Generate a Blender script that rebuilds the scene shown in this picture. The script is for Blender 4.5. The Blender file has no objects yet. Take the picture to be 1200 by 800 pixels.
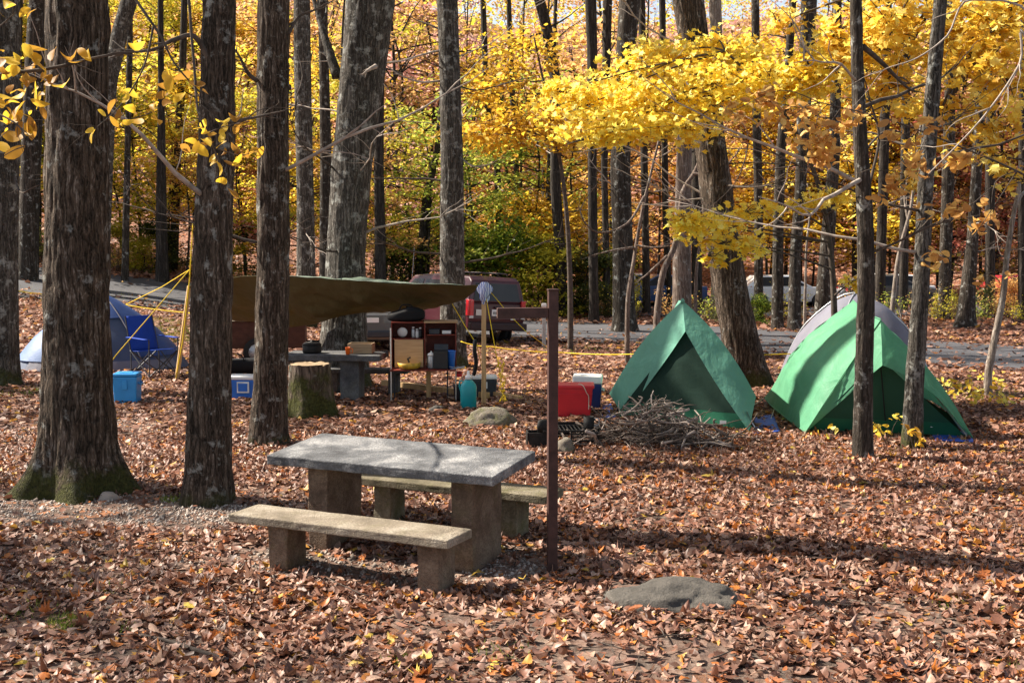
import bpy, math, random
import numpy as np
from math import sin, cos, pi, radians, atan, sqrt
from mathutils import Vector, Matrix, noise

random.seed(11)
RNG = np.random.default_rng(11)
scene = bpy.context.scene
COL = scene.collection

# ------------------------------------------------------------------ camera model
F, CH = 1400.0, 2.5
PITCH = atan(120 / F)

def ray(px, py):
    x = (px - 600) / F; u = (400 - py) / F
    Y = cos(PITCH) + u * sin(PITCH); Z = -sin(PITCH) + u * cos(PITCH)
    return x / Y, Z / Y

def at(px, py, Y):
    a, b = ray(px, py)
    return Vector((a * Y, Y, CH + b * Y))

def sstep(t):
    t = np.clip(t, 0, 1); return t * t * (3 - 2 * t)

def softp(t, k=1.2):
    return np.log1p(np.exp(np.clip(t / k, -30, 30))) * k

def terr(x, y):
    x = np.asarray(x, float); y = np.asarray(y, float)
    g = np.clip((y - 18) / 18, 0, 1.7)
    s = sstep((x + 7) / 6)
    z = -.03 * np.clip(y - 18, 0, 15) * s
    z = z + np.minimum(softp(-x - 6.2), 26) * .08 * g + .03 * np.clip(y - 36, 0, 26) * (1 - s)
    t = np.clip(y - 60, 0, 150)
    z = z + .285 * t * t / (t + 9) + np.where(t > 0, 1.2 * np.sin(x * .07 + 1) * np.sin(y * .05) * np.clip(t / 30, 0, 1), 0)
    z = z + .018 * np.sin(x * 1.3 + .5) * np.sin(y * 1.1) + .012 * np.sin(x * 2.9 + y * 2.1)
    return z

def gz(x, y): return float(terr(x, y))

def G(px, py, dz=0.0):
    a, b = ray(px, py)
    lo, hi = 3.0, 200.0
    for i in range(400):
        Y = 3 * (200 / 3) ** (i / 400)
        if CH + b * Y <= gz(a * Y, Y): hi = Y; break
        lo = Y
    for _ in range(30):
        m = (lo + hi) / 2
        if CH + b * m <= gz(a * m, m): hi = m
        else: lo = m
    return Vector((a * hi, hi, gz(a * hi, hi) + dz))

# ------------------------------------------------------------------ mesh helpers
def np_mesh(name, V, faces):
    V = np.asarray(V, np.float32); me = bpy.data.meshes.new(name)
    faces = [np.asarray(f, np.int32) for f in (faces if isinstance(faces, list) else [faces]) if len(f)]
    me.vertices.add(len(V)); me.vertices.foreach_set('co', V.ravel())
    li = np.concatenate([f.ravel() for f in faces])
    tot = np.concatenate([np.full(len(f), f.shape[1], np.int32) for f in faces])
    st = np.concatenate([[0], np.cumsum(tot)[:-1]]).astype(np.int32)
    me.loops.add(len(li)); me.loops.foreach_set('vertex_index', li)
    me.polygons.add(len(tot)); me.polygons.foreach_set('loop_start', st); me.polygons.foreach_set('loop_total', tot)
    me.update(calc_edges=True); me.validate()
    return me

class MB:
    def __init__(s): s.v = []; s.f = []
    def add(s, vs, fs):
        b = len(s.v); s.v += [tuple(v) for v in vs]; s.f += [tuple(i + b for i in f) for f in fs]; return s
    def box(s, c, d, rot=None, taper=1.0):
        c = Vector(c); hx, hy, hz = d[0] / 2, d[1] / 2, d[2] / 2; vs = []
        for z in (-1, 1):
            k = taper if z < 0 else 1
            for x, y in ((-1, -1), (1, -1), (1, 1), (-1, 1)):
                p = Vector((x * hx * k, y * hy * k, z * hz))
                vs.append(c + (rot @ p if rot else p))
        return s.add(vs, [(3, 2, 1, 0), (4, 5, 6, 7), (0, 1, 5, 4), (1, 2, 6, 5), (2, 3, 7, 6), (3, 0, 4, 7)])
    def tube(s, pts, radii, n=8, cap=True):
        pts = [Vector(p) for p in pts]
        if not hasattr(radii, '__len__'): radii = [radii] * len(pts)
        b = len(s.v); up = None
        for i, p in enumerate(pts):
            t = (pts[min(i + 1, len(pts) - 1)] - pts[max(i - 1, 0)])
            t = t.normalized() if t.length > 1e-9 else Vector((0, 0, 1))
            if up is None:
                up = Vector((1, 0, 0)) if abs(t.x) < .8 else Vector((0, 1, 0))
            a = (up - t * up.dot(t)).normalized(); up = a; c = t.cross(a)
            for k in range(n):
                q = 2 * pi * k / n
                s.v.append(tuple(p + (a * cos(q) + c * sin(q)) * radii[i]))
        for i in range(len(pts) - 1):
            for k in range(n):
                k2 = (k + 1) % n
                s.f.append((b + i * n + k, b + i * n + k2, b + (i + 1) * n + k2, b + (i + 1) * n + k))
        if cap:
            s.f.append(tuple(b + k for k in reversed(range(n)))); e = b + (len(pts) - 1) * n
            s.f.append(tuple(e + k for k in range(n)))
        return s
    def lathe(s, prof, c=(0, 0, 0), n=20, sx=1, sy=1):
        c = Vector(c); b = len(s.v)
        for r, z in prof:
            for k in range(n):
                q = 2 * pi * k / n; s.v.append((c.x + r * cos(q) * sx, c.y + r * sin(q) * sy, c.z + z))
        for i in range(len(prof) - 1):
            for k in range(n):
                k2 = (k + 1) % n; s.f.append((b + i * n + k, b + i * n + k2, b + (i + 1) * n + k2, b + (i + 1) * n + k))
        s.f.append(tuple(b + k for k in reversed(range(n)))); e = b + (len(prof) - 1) * n
        s.f.append(tuple(e + k for k in range(n)))
        return s
    def poly(s, pts, thick=None, nrm=None):
        n = len(pts)
        if not thick: return s.add(pts, [tuple(range(n))])
        pts = [Vector(p) for p in pts]
        nrm = Vector(nrm) if nrm else (pts[1] - pts[0]).cross(pts[2] - pts[0]).normalized()
        q = [p + nrm * thick for p in pts]
        return s.add(pts + q, [tuple(reversed(range(n))), tuple(range(n, 2 * n))] + [(i, (i + 1) % n, n + (i + 1) % n, n + i) for i in range(n)])
    def grid(s, fn, nu, nv):
        b = len(s.v)
        for j in range(nv + 1):
            for i in range(nu + 1): s.v.append(tuple(fn(i / nu, j / nv)))
        for j in range(nv):
            for i in range(nu):
                a = b + j * (nu + 1) + i; s.f.append((a, a + 1, a + nu + 2, a + nu + 1))
        return s
    def build(s, name, mat, parent=None, loc=None, smooth=False, bevel=0, solid=0, seg=2, label=None, subs=0):
        me = bpy.data.meshes.new(name); me.from_pydata(s.v, [], s.f); me.update()
        o = bpy.data.objects.new(name, me); COL.objects.link(o)
        me.materials.append(mat)
        if parent: o.parent = parent
        if loc is not None: o.location = loc
        if smooth:
            me.polygons.foreach_set('use_smooth', [True] * len(me.polygons))
        if solid:
            m = o.modifiers.new('thickness', 'SOLIDIFY'); m.thickness = solid; m.offset = 0
        if bevel:
            m = o.modifiers.new('edges', 'BEVEL'); m.width = bevel; m.segments = seg; m.limit_method = 'ANGLE'; m.angle_limit = radians(40)
            m.harden_normals = False
        if label: o['label'] = label
        return o

def tag(o, label=None, cat=None, group=None, kind=None):
    if label: o['label'] = label
    if cat: o['category'] = cat
    if group: o['group'] = group
    if kind: o['kind'] = kind
    return o

def thing(name, label, cat, loc=(0, 0, 0), rz=0, group=None):
    o = bpy.data.objects.new(name, None); COL.objects.link(o)
    o.empty_display_size = .2
    o.location = loc; o.rotation_euler = (0, 0, rz)
    return tag(o, label, cat, group)

def mesh_obj(name, me, mat, parent=None, loc=None, smooth=False):
    o = bpy.data.objects.new(name, me); COL.objects.link(o)
    if mat and not me.materials: me.materials.append(mat)
    if parent: o.parent = parent
    if loc is not None: o.location = loc
    if smooth: me.polygons.foreach_set('use_smooth', [True] * len(me.polygons))
    return o

# ------------------------------------------------------------------ materials
class NT:
    def __init__(s, name):
        s.m = bpy.data.materials.new(name); s.m.use_nodes = True
        s.t = s.m.node_tree; s.t.nodes.clear()
        s.out = s.t.nodes.new('ShaderNodeOutputMaterial')
    def n(s, typ, ins=None, **kw):
        nd = s.t.nodes.new(typ)
        for k, v in kw.items(): setattr(nd, k, v)
        for k, v in (ins or {}).items():
            sock = nd.inputs[k]
            if hasattr(v, 'is_linked') or isinstance(v, bpy.types.NodeSocket): s.t.links.new(v, sock)
            else: sock.default_value = v
        return nd
    def link(s, a, b): s.t.links.new(a, b)
    def ramp(s, fac, stops, interp='LINEAR'):
        r = s.t.nodes.new('ShaderNodeValToRGB'); r.color_ramp.interpolation = interp
        el = r.color_ramp.elements
        while len(el) < len(stops): el.new(.5)
        for e, (p, c) in zip(el, stops):
            e.position = p; e.color = (*c, 1) if len(c) == 3 else c
        s.link(fac, r.inputs[0]); return r.outputs[0]
    def coords(s, scale=(1, 1, 1), kind='Object'):
        tc = s.n('ShaderNodeTexCoord'); mp = s.n('ShaderNodeMapping'); mp.inputs['Scale'].default_value = scale
        s.link(tc.outputs[kind], mp.inputs[0]); return mp.outputs[0]
    def noise(s, vec, scale, detail=4, rough=.55, dist=0.0):
        return s.n('ShaderNodeTexNoise', {'Vector': vec, 'Scale': scale, 'Detail': detail, 'Roughness': rough, 'Distortion': dist}).outputs[0]
    def mix(s, fac, a, b, mode='MIX'):
        nd = s.n('ShaderNodeMix', data_type='RGBA', blend_type=mode)
        for k, v in ((0, fac), (6, a), (7, b)):
            if isinstance(v, bpy.types.NodeSocket): s.link(v, nd.inputs[k])
            else: nd.inputs[k].default_value = v if k == 0 or len(v) == 4 else (*v, 1)
        return nd.outputs[2]
    def math(s, op, a, b=0.0, clamp=False):
        nd = s.n('ShaderNodeMath', operation=op, use_clamp=clamp)
        for k, v in ((0, a), (1, b)):
            if isinstance(v, bpy.types.NodeSocket): s.link(v, nd.inputs[k])
            else: nd.inputs[k].default_value = v
        return nd.outputs[0]
    def bump(s, h, dist=.01, strength=1.0, normal=None):
        nd = s.n('ShaderNodeBump', {'Height': h, 'Distance': dist, 'Strength': strength})
        if normal: s.link(normal, nd.inputs['Normal'])
        return nd.outputs[0]
    def bsdf(s, color, rough=.7, spec=.3, metal=0.0, normal=None, coat=0.0, trans=0.0, extra=None):
        ins = {'Roughness': rough, 'Specular IOR Level': spec, 'Metallic': metal, 'Coat Weight': coat}
        p = s.n('ShaderNodeBsdfPrincipled', ins)
        if isinstance(color, bpy.types.NodeSocket): s.link(color, p.inputs['Base Color'])
        else: p.inputs['Base Color'].default_value = (*color, 1)
        if normal: s.link(normal, p.inputs['Normal'])
        sh = p.outputs[0]
        if trans:
            t = s.n('ShaderNodeBsdfTranslucent')
            if isinstance(color, bpy.types.NodeSocket): s.link(color, t.inputs[0])
            else: t.inputs[0].default_value = (*color, 1)
            if normal: s.link(normal, t.inputs['Normal'])
            mx = s.n('ShaderNodeMixShader'); mx.inputs[0].default_value = trans
            s.link(sh, mx.inputs[1]); s.link(t.outputs[0], mx.inputs[2]); sh = mx.outputs[0]
        s.link(sh, s.out.inputs[0]); return s.m

def simple(name, color, rough=.6, spec=.3, metal=0, var=.15, scale=6, bump=.002, coat=0, trans=0, bscale=60):
    t = NT(name); v = t.coords(); nz = t.noise(v, scale, 5, .6)
    dark = tuple(c * (1 - var) for c in color); lite = tuple(min(1, c * (1 + var)) for c in color)
    c = t.ramp(nz, [(.3, dark), (.7, lite)])
    nr = t.bump(t.noise(v, bscale, 3), bump, .6) if bump else None
    return t.bsdf(c, rough, spec, metal, nr, coat, trans)

def leaf_mat(name, stops, trans=.45, rough=.55, spec=.25, clump=.0, tint=None, cscale=.5, mottle=False):
    t = NT(name); g = t.n('ShaderNodeNewGeometry')
    fac = g.outputs['Random Per Island']
    if clump:
        tc = t.n('ShaderNodeTexCoord'); nz = t.noise(tc.outputs['Object'], cscale, 2)
        a = t.math('MULTIPLY', t.math('SUBTRACT', nz, .5), clump)
        fac = t.math('ADD', fac, a, clamp=True)
    c = t.ramp(fac, stops)
    if mottle:
        tc2 = t.n('ShaderNodeTexCoord'); m1 = t.noise(tc2.outputs['Object'], 42, 4, .7); m2 = t.noise(tc2.outputs['Object'], 1.1, 3, .6)
        c = t.mix(t.ramp(m1, [(.36, (.5,) * 3), (.52, (0, 0, 0))]), c, (.07, .04, .028))
        c = t.mix(t.ramp(m2, [(.40, (.2,) * 3), (.58, (0, 0, 0))]), c, (.13, .085, .065))
    return t.bsdf(c, rough, spec, 0, None, 0, trans)

def bark_mat(name, dark, mid, lite, ridge=9.0, lichen=.0, moss=0.0, moss_h=.5, bd=.02, lich_col=(.33, .335, .31), plate=1.0):
    t = NT(name)
    v1 = t.coords(); off = t.n('ShaderNodeVectorMath', {0: t.n('ShaderNodeTexNoise', {'Vector': v1, 'Scale': 2.2, 'Detail': 4.0}).outputs['Color']}, operation='SCALE')
    off.inputs['Scale'].default_value = .10
    def st(z): return t.n('ShaderNodeVectorMath', {0: t.coords((1, 1, z)), 1: off.outputs[0]}, operation='ADD').outputs[0]
    a = t.math('ABSOLUTE', t.math('SUBTRACT', t.noise(st(.085), ridge * 1.5, 2, .5), .5))
    a = t.math('MINIMUM', t.math('MULTIPLY', a, 6.5 * plate), 1.0)
    a = t.math('MULTIPLY', a, t.math('ADD', .55, t.math('MULTIPLY', t.noise(st(.35), ridge * 1.1, 3), .8), clamp=True))
    b = t.math('ABSOLUTE', t.math('SUBTRACT', t.noise(st(.2), ridge * 3.4, 3, .6), .5))
    b = t.math('MINIMUM', t.math('MULTIPLY', b, 7.0), 1.0)
    n3 = t.noise(t.coords((1, 1, .45)), 70, 5, .72)
    big = t.noise(v1, 1.7, 5, .6)
    h = t.math('ADD', t.math('MULTIPLY', a, .38), t.math('ADD', t.math('MULTIPLY', b, .25), t.math('MULTIPLY', n3, .45)))
    hc = t.math('ADD', h, t.math('MULTIPLY', t.math('SUBTRACT', big, .5), .35))
    c = t.ramp(hc, [(.25, dark), (.66, mid), (.95, lite)])
    if lichen:
        l = t.noise(v1, 5.5, 6, .7)
        c = t.mix(t.ramp(l, [(.60 - lichen * .12, (0, 0, 0)), (.68 - lichen * .1, (.75, .75, .75))]), c, lich_col)
    if moss:
        sp = t.n('ShaderNodeSeparateXYZ', {0: v1})
        hz = t.math('SUBTRACT', 1.0, t.math('DIVIDE', sp.outputs[2], moss_h), clamp=True)
        mf = t.math('MULTIPLY', t.math('ADD', hz, .28), t.noise(v1, 4, 5, .6))
        mk = t.ramp(mf, [(.36, (0, 0, 0)), (.52, (moss,) * 3)])
        c = t.mix(mk, c, t.ramp(t.noise(v1, 30, 4), [(.3, (.022, .024, .006)), (.7, (.075, .078, .02))]))
    return t.bsdf(c, .9, .15, 0, t.bump(h, bd, 1.0))

M = {}
M['bark_oak'] = bark_mat('bark_oak', (.013, .010, .007), (.112, .082, .060), (.33, .28, .235), 12, .1, .9, .55, .04)
M['bark_brown'] = bark_mat('bark_brown', (.013, .010, .007), (.092, .068, .051), (.27, .225, .185), 16, .25, .5, .22, .022)
M['bark_grey'] = bark_mat('bark_grey', (.018, .016, .013), (.108, .096, .083), (.28, .26, .232), 14, .5, .8, .7, .025)
M['bark_dark'] = bark_mat('bark_dark', (.016, .013, .010), (.06, .049, .040), (.15, .13, .112), 10, .3, 0, 1, .018)
M['bark_far'] = bark_mat('bark_far', (.016, .013, .011), (.055, .046, .039), (.13, .113, .10), 8, 0, 0, 1, .02)
M['bark_pink'] = bark_mat('bark_pink', (.07, .05, .04), (.20, .155, .13), (.32, .27, .235), 9, .2, 0, 1, .012)
M['bark_pale'] = bark_mat('bark_pale', (.10, .08, .065), (.28, .235, .20), (.46, .41, .36), 14, .2, 0, 1, .006)
M['twig'] = simple('twig', (.075, .06, .05), .9, .15, var=.5, scale=12, bump=.003)
M['twig_pale'] = simple('twig_pale', (.33, .28, .24), .85, .2, var=.4, scale=10, bump=.003)

YEL = [(0, (.58, .32, .03)), (.25, (.78, .50, .04)), (.55, (.88, .66, .06)), (.85, (.90, .74, .12)), (1, (.72, .68, .14))]
M['leaf_bright'] = leaf_mat('leaf_bright', [(0, (.78, .48, .04)), (.25, (.93, .68, .07)), (.6, (.95, .80, .13)), (1, (.95, .87, .28))], .6, .5, .3)
M['leaf_lemon'] = leaf_mat('leaf_lemon', [(0, (.66, .36, .04)), (.3, (.85, .58, .07)), (.7, (.92, .74, .14)), (1, (.93, .84, .30))], .58, .5, .3)
M['leaf_yellow'] = leaf_mat('leaf_yellow', YEL, .58, .5, .25, .5)
M['leaf_gold'] = leaf_mat('leaf_gold', [(0, (.34, .17, .03)), (.3, (.60, .35, .035)), (.6, (.78, .50, .04)), (1, (.84, .64, .08))], .58, .5, .25, .5)
M['leaf_olive'] = leaf_mat('leaf_olive', [(0, (.26, .25, .03)), (.35, (.48, .42, .04)), (.7, (.74, .62, .06)), (1, (.48, .52, .08))], .58, .5, .25, .5)
M['leaf_orange'] = leaf_mat('leaf_orange', [(0, (.36, .18, .07)), (.3, (.64, .34, .12)), (.65, (.78, .47, .17)), (1, (.82, .62, .2))], .58, .5, .25, .5)
M['leaf_lime'] = leaf_mat('leaf_lime', [(0, (.14, .20, .03)), (.4, (.28, .36, .05)), (.75, (.48, .50, .08)), (1, (.66, .56, .10))], .58, .5, .25, .5)
M['leaf_red'] = leaf_mat('leaf_red', [(0, (.32, .08, .06)), (.35, (.58, .18, .13)), (.7, (.70, .30, .20)), (1, (.72, .44, .26))], .58, .5, .25, .5)
M['leaf_pink'] = leaf_mat('leaf_pink', [(0, (.38, .17, .14)), (.5, (.62, .35, .29)), (1, (.72, .50, .42))], .56, .5, .3, .4)
M['leaf_green'] = leaf_mat('leaf_green', [(0, (.05, .09, .012)), (.4, (.12, .20, .025)), (.75, (.26, .36, .04)), (1, (.50, .48, .05))], .58, .5, .25, .5)
M['leaf_brown'] = leaf_mat('leaf_brown', [(0, (.22, .12, .055)), (.4, (.44, .24, .09)), (.8, (.60, .36, .13)), (1, (.68, .46, .2))], .45, .55, .25, .3)
M['leaf_tan'] = leaf_mat('leaf_tan', [(0, (.40, .20, .07)), (.4, (.62, .34, .10)), (.8, (.76, .48, .14)), (1, (.80, .60, .22))], .5, .55, .25)
M['leaf_dark'] = leaf_mat('leaf_dark', [(0, (.02, .03, .008)), (.6, (.05, .075, .015)), (1, (.16, .15, .025))], .35, .5, .25, .3)
LIT = [(0, (.06, .026, .017)), (.16, (.14, .058, .035)), (.32, (.225, .096, .060)), (.47, (.31, .145, .092)), (.58, (.25, .145, .115)),
       (.72, (.41, .24, .17)), (.83, (.54, .37, .28)), (.88, (.38, .115, .032)), (.95, (.52, .17, .03)), (.988, (.55, .30, .05)), (1, (.62, .46, .08))]
M['litter'] = leaf_mat('litter', LIT, .22, .5, .35, mottle=True)
LITD = [(0, (.06, .027, .017)), (.2, (.14, .058, .036)), (.45, (.255, .115, .072)), (.62, (.29, .155, .113)),
       (.78, (.42, .245, .17)), (.88, (.51, .34, .245)), (.94, (.46, .15, .035)), (1, (.56, .33, .05))]
M['litter_far'] = leaf_mat('litter_far', LITD, .22, .55, .3, mottle=True)

def ground_mat():
    t = NT('forest_soil'); v = t.coords()
    a = t.noise(v, 1.3, 6, .65); b = t.noise(v, 28, 6, .7)
    soil = t.ramp(b, [(.3, (.055, .042, .034)), (.55, (.13, .105, .088)), (.75, (.24, .205, .18))])
    vo = t.n('ShaderNodeTexVoronoi', {'Vector': v, 'Scale': 9.0, 'Randomness': 1.0}, feature='F1')
    sp = t.n('ShaderNodeSeparateColor', {0: vo.outputs['Color']})
    lf = t.ramp(sp.outputs[0], LITD, 'CONSTANT')
    y = t.n('ShaderNodeSeparateXYZ', {0: v}).outputs[1]
    far = t.ramp(t.math('DIVIDE', t.math('SUBTRACT', y, 8.0), 16.0, clamp=True), [(0, (.25,) * 3), (1, (.95,) * 3)])
    c = t.mix(far, soil, lf)
    h = t.math('ADD', t.math('MULTIPLY', b, .6), t.math('MULTIPLY', vo.outputs['Distance'], 2.0))
    return t.bsdf(c, .95, .1, 0, t.bump(h, .03, .8))
M['ground'] = ground_mat()

def asphalt_mat():
    t = NT('asphalt'); v = t.coords()
    a = t.noise(v, .6, 5, .6); b = t.noise(v, 90, 3, .7)
    c = t.ramp(t.math('ADD', t.math('MULTIPLY', a, .6), t.math('MULTIPLY', b, .4)), [(.35, (.04, .04, .045)), (.65, (.085, .085, .095))])
    return t.bsdf(c, .85, .3, 0, t.bump(b, .006))
M['asphalt'] = asphalt_mat()

def concrete_mat(name, dark, mid, lite, moss=.0, big=2.2, stain=.5):
    t = NT(name); v = t.coords()
    a = t.noise(v, big, 7, .66, .4); b = t.noise(v, 55, 5, .75); s = t.noise(v, 5, 6, .7)
    pit = t.n('ShaderNodeTexVoronoi', {'Vector': v, 'Scale': 95.0}).outputs[0]
    c = t.ramp(a, [(.34, dark), (.5, mid), (.68, lite)])
    c = t.mix(t.ramp(b, [(.40, (.55,) * 3), (.56, (0, 0, 0))]), c, tuple(x * .45 for x in mid))
    c = t.mix(t.ramp(b, [(.60, (0,) * 3), (.75, (.5,) * 3)]), c, tuple(min(1, x * 1.5) for x in lite))
    if moss:
        c = t.mix(t.ramp(s, [(.5, (0,) * 3), (.66, (moss,) * 3)]), c, (.085, .085, .022))
    return t.bsdf(c, .9, .2, 0, t.bump(t.math('ADD', t.math('ADD', b, t.math('MULTIPLY', pit, .5)), t.math('MULTIPLY', a, .7)), .012, .8))
M['conc_top'] = concrete_mat('weathered_concrete', (.05, .051, .055), (.145, .148, .155), (.39, .385, .38), 0, 2.8)
M['conc_bench'] = concrete_mat('bench_concrete', (.14, .115, .085), (.255, .213, .162), (.38, .335, .27), .25, 3)
M['conc_leg'] = concrete_mat('leg_concrete', (.075, .048, .032), (.155, .106, .073), (.235, .175, .125), .3, 4)
M['conc_moss'] = concrete_mat('mossy_concrete', (.08, .07, .045), (.16, .135, .09), (.26, .23, .17), .55, 4)
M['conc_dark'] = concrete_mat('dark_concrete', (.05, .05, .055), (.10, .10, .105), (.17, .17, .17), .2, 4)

def rock_mat(name, a, b, moss):
    t = NT(name); v = t.coords(); n1 = t.noise(v, 4, 8, .7); n2 = t.noise(v, 38, 6, .75)
    c = t.ramp(n1, [(.3, a), (.7, b)])
    c = t.mix(t.ramp(n2, [(.6, (0,) * 3), (.7, (.5,) * 3)]), c, (.40, .34, .30))
    if moss: c = t.mix(t.ramp(t.noise(v, 7, 5), [(.46, (0,) * 3), (.6, (moss,) * 3)]), c, (.10, .105, .03))
    return t.bsdf(c, .92, .2, 0, t.bump(t.math('ADD', n1, t.math('MULTIPLY', n2, .5)), .05))
M['rock'] = rock_mat('rock', (.055, .052, .048), (.155, .14, .122), .0)
M['rock_moss'] = rock_mat('rock_moss', (.12, .10, .08), (.26, .235, .19), .6)
M['pebble'] = leaf_mat('pebble', [(0, (.12, .095, .08)), (.5, (.28, .235, .20)), (1, (.48, .42, .37))], 0, .9, .2)

def wood_mat(name, a, b, rough=.75, sc=(1, 1, .08), f=30):
    t = NT(name); v = t.coords(sc); n1 = t.noise(v, f, 5, .6, .5)
    return t.bsdf(t.ramp(n1, [(.3, a), (.7, b)]), rough, .25, 0, t.bump(n1, .003))
M['wood_new'] = wood_mat('raw_lumber', (.36, .22, .10), (.54, .37, .19))
M['wood_ply'] = wood_mat('plywood', (.40, .25, .13), (.52, .35, .20), .7, (.1, 1, 1))
M['wood_box'] = wood_mat('crate_wood', (.22, .15, .09), (.34, .25, .15), .8, (.1, 1, 1))
M['wood_red'] = simple('red_stained_wood', (.15, .022, .012), .5, .35, var=.35, scale=14)
M['post_brown'] = simple('brown_painted_metal', (.05, .023, .019), .6, .3, var=.45, scale=14, bump=.003)
M['stump_side'] = bark_mat('stump_bark', (.04, .03, .024), (.15, .115, .09), (.28, .23, .19), 7, .1, .95, 1.2, .03)

def fabric(name, col, trans=.25, rough=.6, spec=.25, wr=.012, sc=3.2):
    t = NT(name); v = t.coords(); n1 = t.noise(v, sc, 4, .55, .6); n2 = t.noise(v, 260, 2)
    w = t.noise(t.coords((1, 1, .25)), 9, 3, .5)
    c = t.ramp(n1, [(.3, tuple(x * .88 for x in col)), (.7, tuple(min(1, x * 1.08) for x in col))])
    h = t.math('ADD', t.math('ADD', n1, t.math('MULTIPLY', w, .5)), t.math('MULTIPLY', n2, .02))
    return t.bsdf(c, rough, spec, 0, t.bump(h, wr, .7), 0, trans)
M['fly_teal'] = fabric('teal_nylon', (.15, .385, .29), .3, .5, .25, .03)
M['fly_green'] = fabric('green_nylon', (.125, .37, .215), .35, .5, .25, .03)
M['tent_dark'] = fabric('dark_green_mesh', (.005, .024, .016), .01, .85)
M['tent_dark2'] = fabric('dark_green_nylon', (.014, .07, .045), .08, .7)
M['tent_wall'] = fabric('green_wall_nylon', (.012, .10, .055), .05, .6)
M['tent_black'] = fabric('black_coated_nylon', (.02, .02, .02), .05, .6)
M['tent_grey'] = fabric('grey_nylon', (.21, .21, .26), .3, .55)
M['tent_blue'] = fabric('blue_nylon', (.035, .075, .23), .2, .5)
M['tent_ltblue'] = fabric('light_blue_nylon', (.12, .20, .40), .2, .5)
M['tent_slate'] = fabric('slate_nylon', (.09, .12, .20), .3, .55)
M['tarp_brown'] = fabric('brown_tarp', (.125, .10, .042), .35, .6, .25, .05, 2.0)
M['tarp_green'] = fabric('pale_green_tarp', (.16, .21, .155), .2, .5, .35, .03, 2.0)
M['blue_sheet'] = fabric('blue_poly_sheet', (.05, .12, .55), .2, .5, .3, .02, 5)
M['blue_chair'] = fabric('blue_canvas', (.014, .06, .38), .12, .7, .2, .006, 5)
M['black_fab'] = fabric('black_canvas', (.012, .012, .014), .0, .8, .2)

M['red_plastic'] = simple('red_plastic', (.56, .018, .028), .4, .45, var=.08, bump=.001)
M['white_plastic'] = simple('white_plastic', (.75, .75, .74), .45, .4, var=.05, bump=.001)
M['navy_plastic'] = simple('navy_plastic', (.012, .035, .15), .4, .4, var=.1, bump=.001)
M['blue_plastic'] = simple('blue_plastic', (.02, .13, .50), .4, .4, var=.08, bump=.001)
M['sky_plastic'] = simple('sky_blue_plastic', (.03, .27, .62), .4, .4, var=.08, bump=.001)
M['teal_plastic'] = simple('teal_plastic', (.012, .30, .33), .35, .45, var=.08, bump=.001)
M['black_plastic'] = simple('black_plastic', (.015, .016, .018), .45, .4, var=.2, bump=.001)
M['charcoal'] = simple('charcoal_plastic', (.03, .035, .045), .5, .4, var=.2, bump=.001)
M['steel_black'] = simple('sooty_steel', (.02, .019, .018), .65, .4, .6, var=.5, scale=20, bump=.004)
M['steel_grey'] = simple('galvanised_steel', (.42, .44, .46), .45, .5, .7, var=.15, scale=20)
M['alu'] = simple('aluminium', (.62, .62, .62), .35, .5, .9, var=.1)
M['yellow_rope'] = simple('yellow_rope', (.72, .50, .02), .7, .2, var=.25, scale=60, bump=.002)
M['pale_rope'] = simple('pale_cord', (.55, .52, .42), .7, .2, var=.2)
M['pan_yellow'] = simple('yellow_enamel', (.45, .28, .03), .4, .4, var=.5, scale=14)
M['orange'] = simple('orange_plastic', (.70, .12, .01), .5, .3, var=.1)
M['rubber'] = simple('tyre_rubber', (.015, .015, .016), .8, .3, var=.2)
M['maroon'] = simple('maroon_paint', (.05, .005, .012), .35, .4, 0, .06, 2, 0, coat=.25)
M['van_trim'] = simple('dark_trim', (.025, .008, .01), .5, .4, var=.1, bump=0)
M['car_white'] = simple('white_paint', (.78, .79, .80), .28, .5, 0, .03, 2, 0, coat=.6)
M['car_silver'] = simple('silver_paint', (.11, .105, .10), .35, .5, .4, .03, 2, 0, coat=.6)
M['car_blue'] = simple('blue_paint', (.03, .08, .22), .28, .5, 0, .03, 2, 0, coat=.6)
M['car_red'] = simple('red_paint', (.35, .02, .03), .28, .5, 0, .03, 2, 0, coat=.6)
M['tail_red'] = simple('tail_lamp_red', (.50, .012, .02), .2, .6, var=.1, bump=0, coat=.8)
M['lamp_white'] = simple('lamp_clear', (.6, .6, .58), .15, .6, var=.1, bump=0, coat=.8)
M['beige_cover'] = fabric('beige_cover', (.44, .38, .29), .1, .7, .2, .02, 3)
M['trailer_brown'] = simple('brown_trailer_panel', (.07, .025, .016), .6, .3, var=.3, scale=9)
def glass_dark():
    t = NT('dark_glass'); v = t.coords(); n = t.noise(v, 1.5, 2)
    return t.bsdf(t.ramp(n, [(.3, (.012, .012, .014)), (.7, (.03, .03, .033))]), 0.08, .25, 0, None, 0)
M['glass'] = glass_dark()
M['grass'] = leaf_mat('grass', [(0, (.10, .14, .02)), (.6, (.20, .27, .04)), (1, (.38, .36, .08))], .35, .6, .2)

def bandana_mat():
    t = NT('striped_cloth'); v = t.coords((1, .35, 1)); w = t.n('ShaderNodeTexWave', {'Vector': v, 'Scale': 13.0, 'Distortion': 4.0, 'Detail': 1.0}).outputs[0]
    return t.bsdf(t.ramp(w, [(.45, (.02, .05, .30)), (.55, (.62, .66, .74))]), .8, .2, 0, t.bump(t.noise(t.coords(), 20, 3), .02))
M['bandana'] = bandana_mat()

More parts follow.
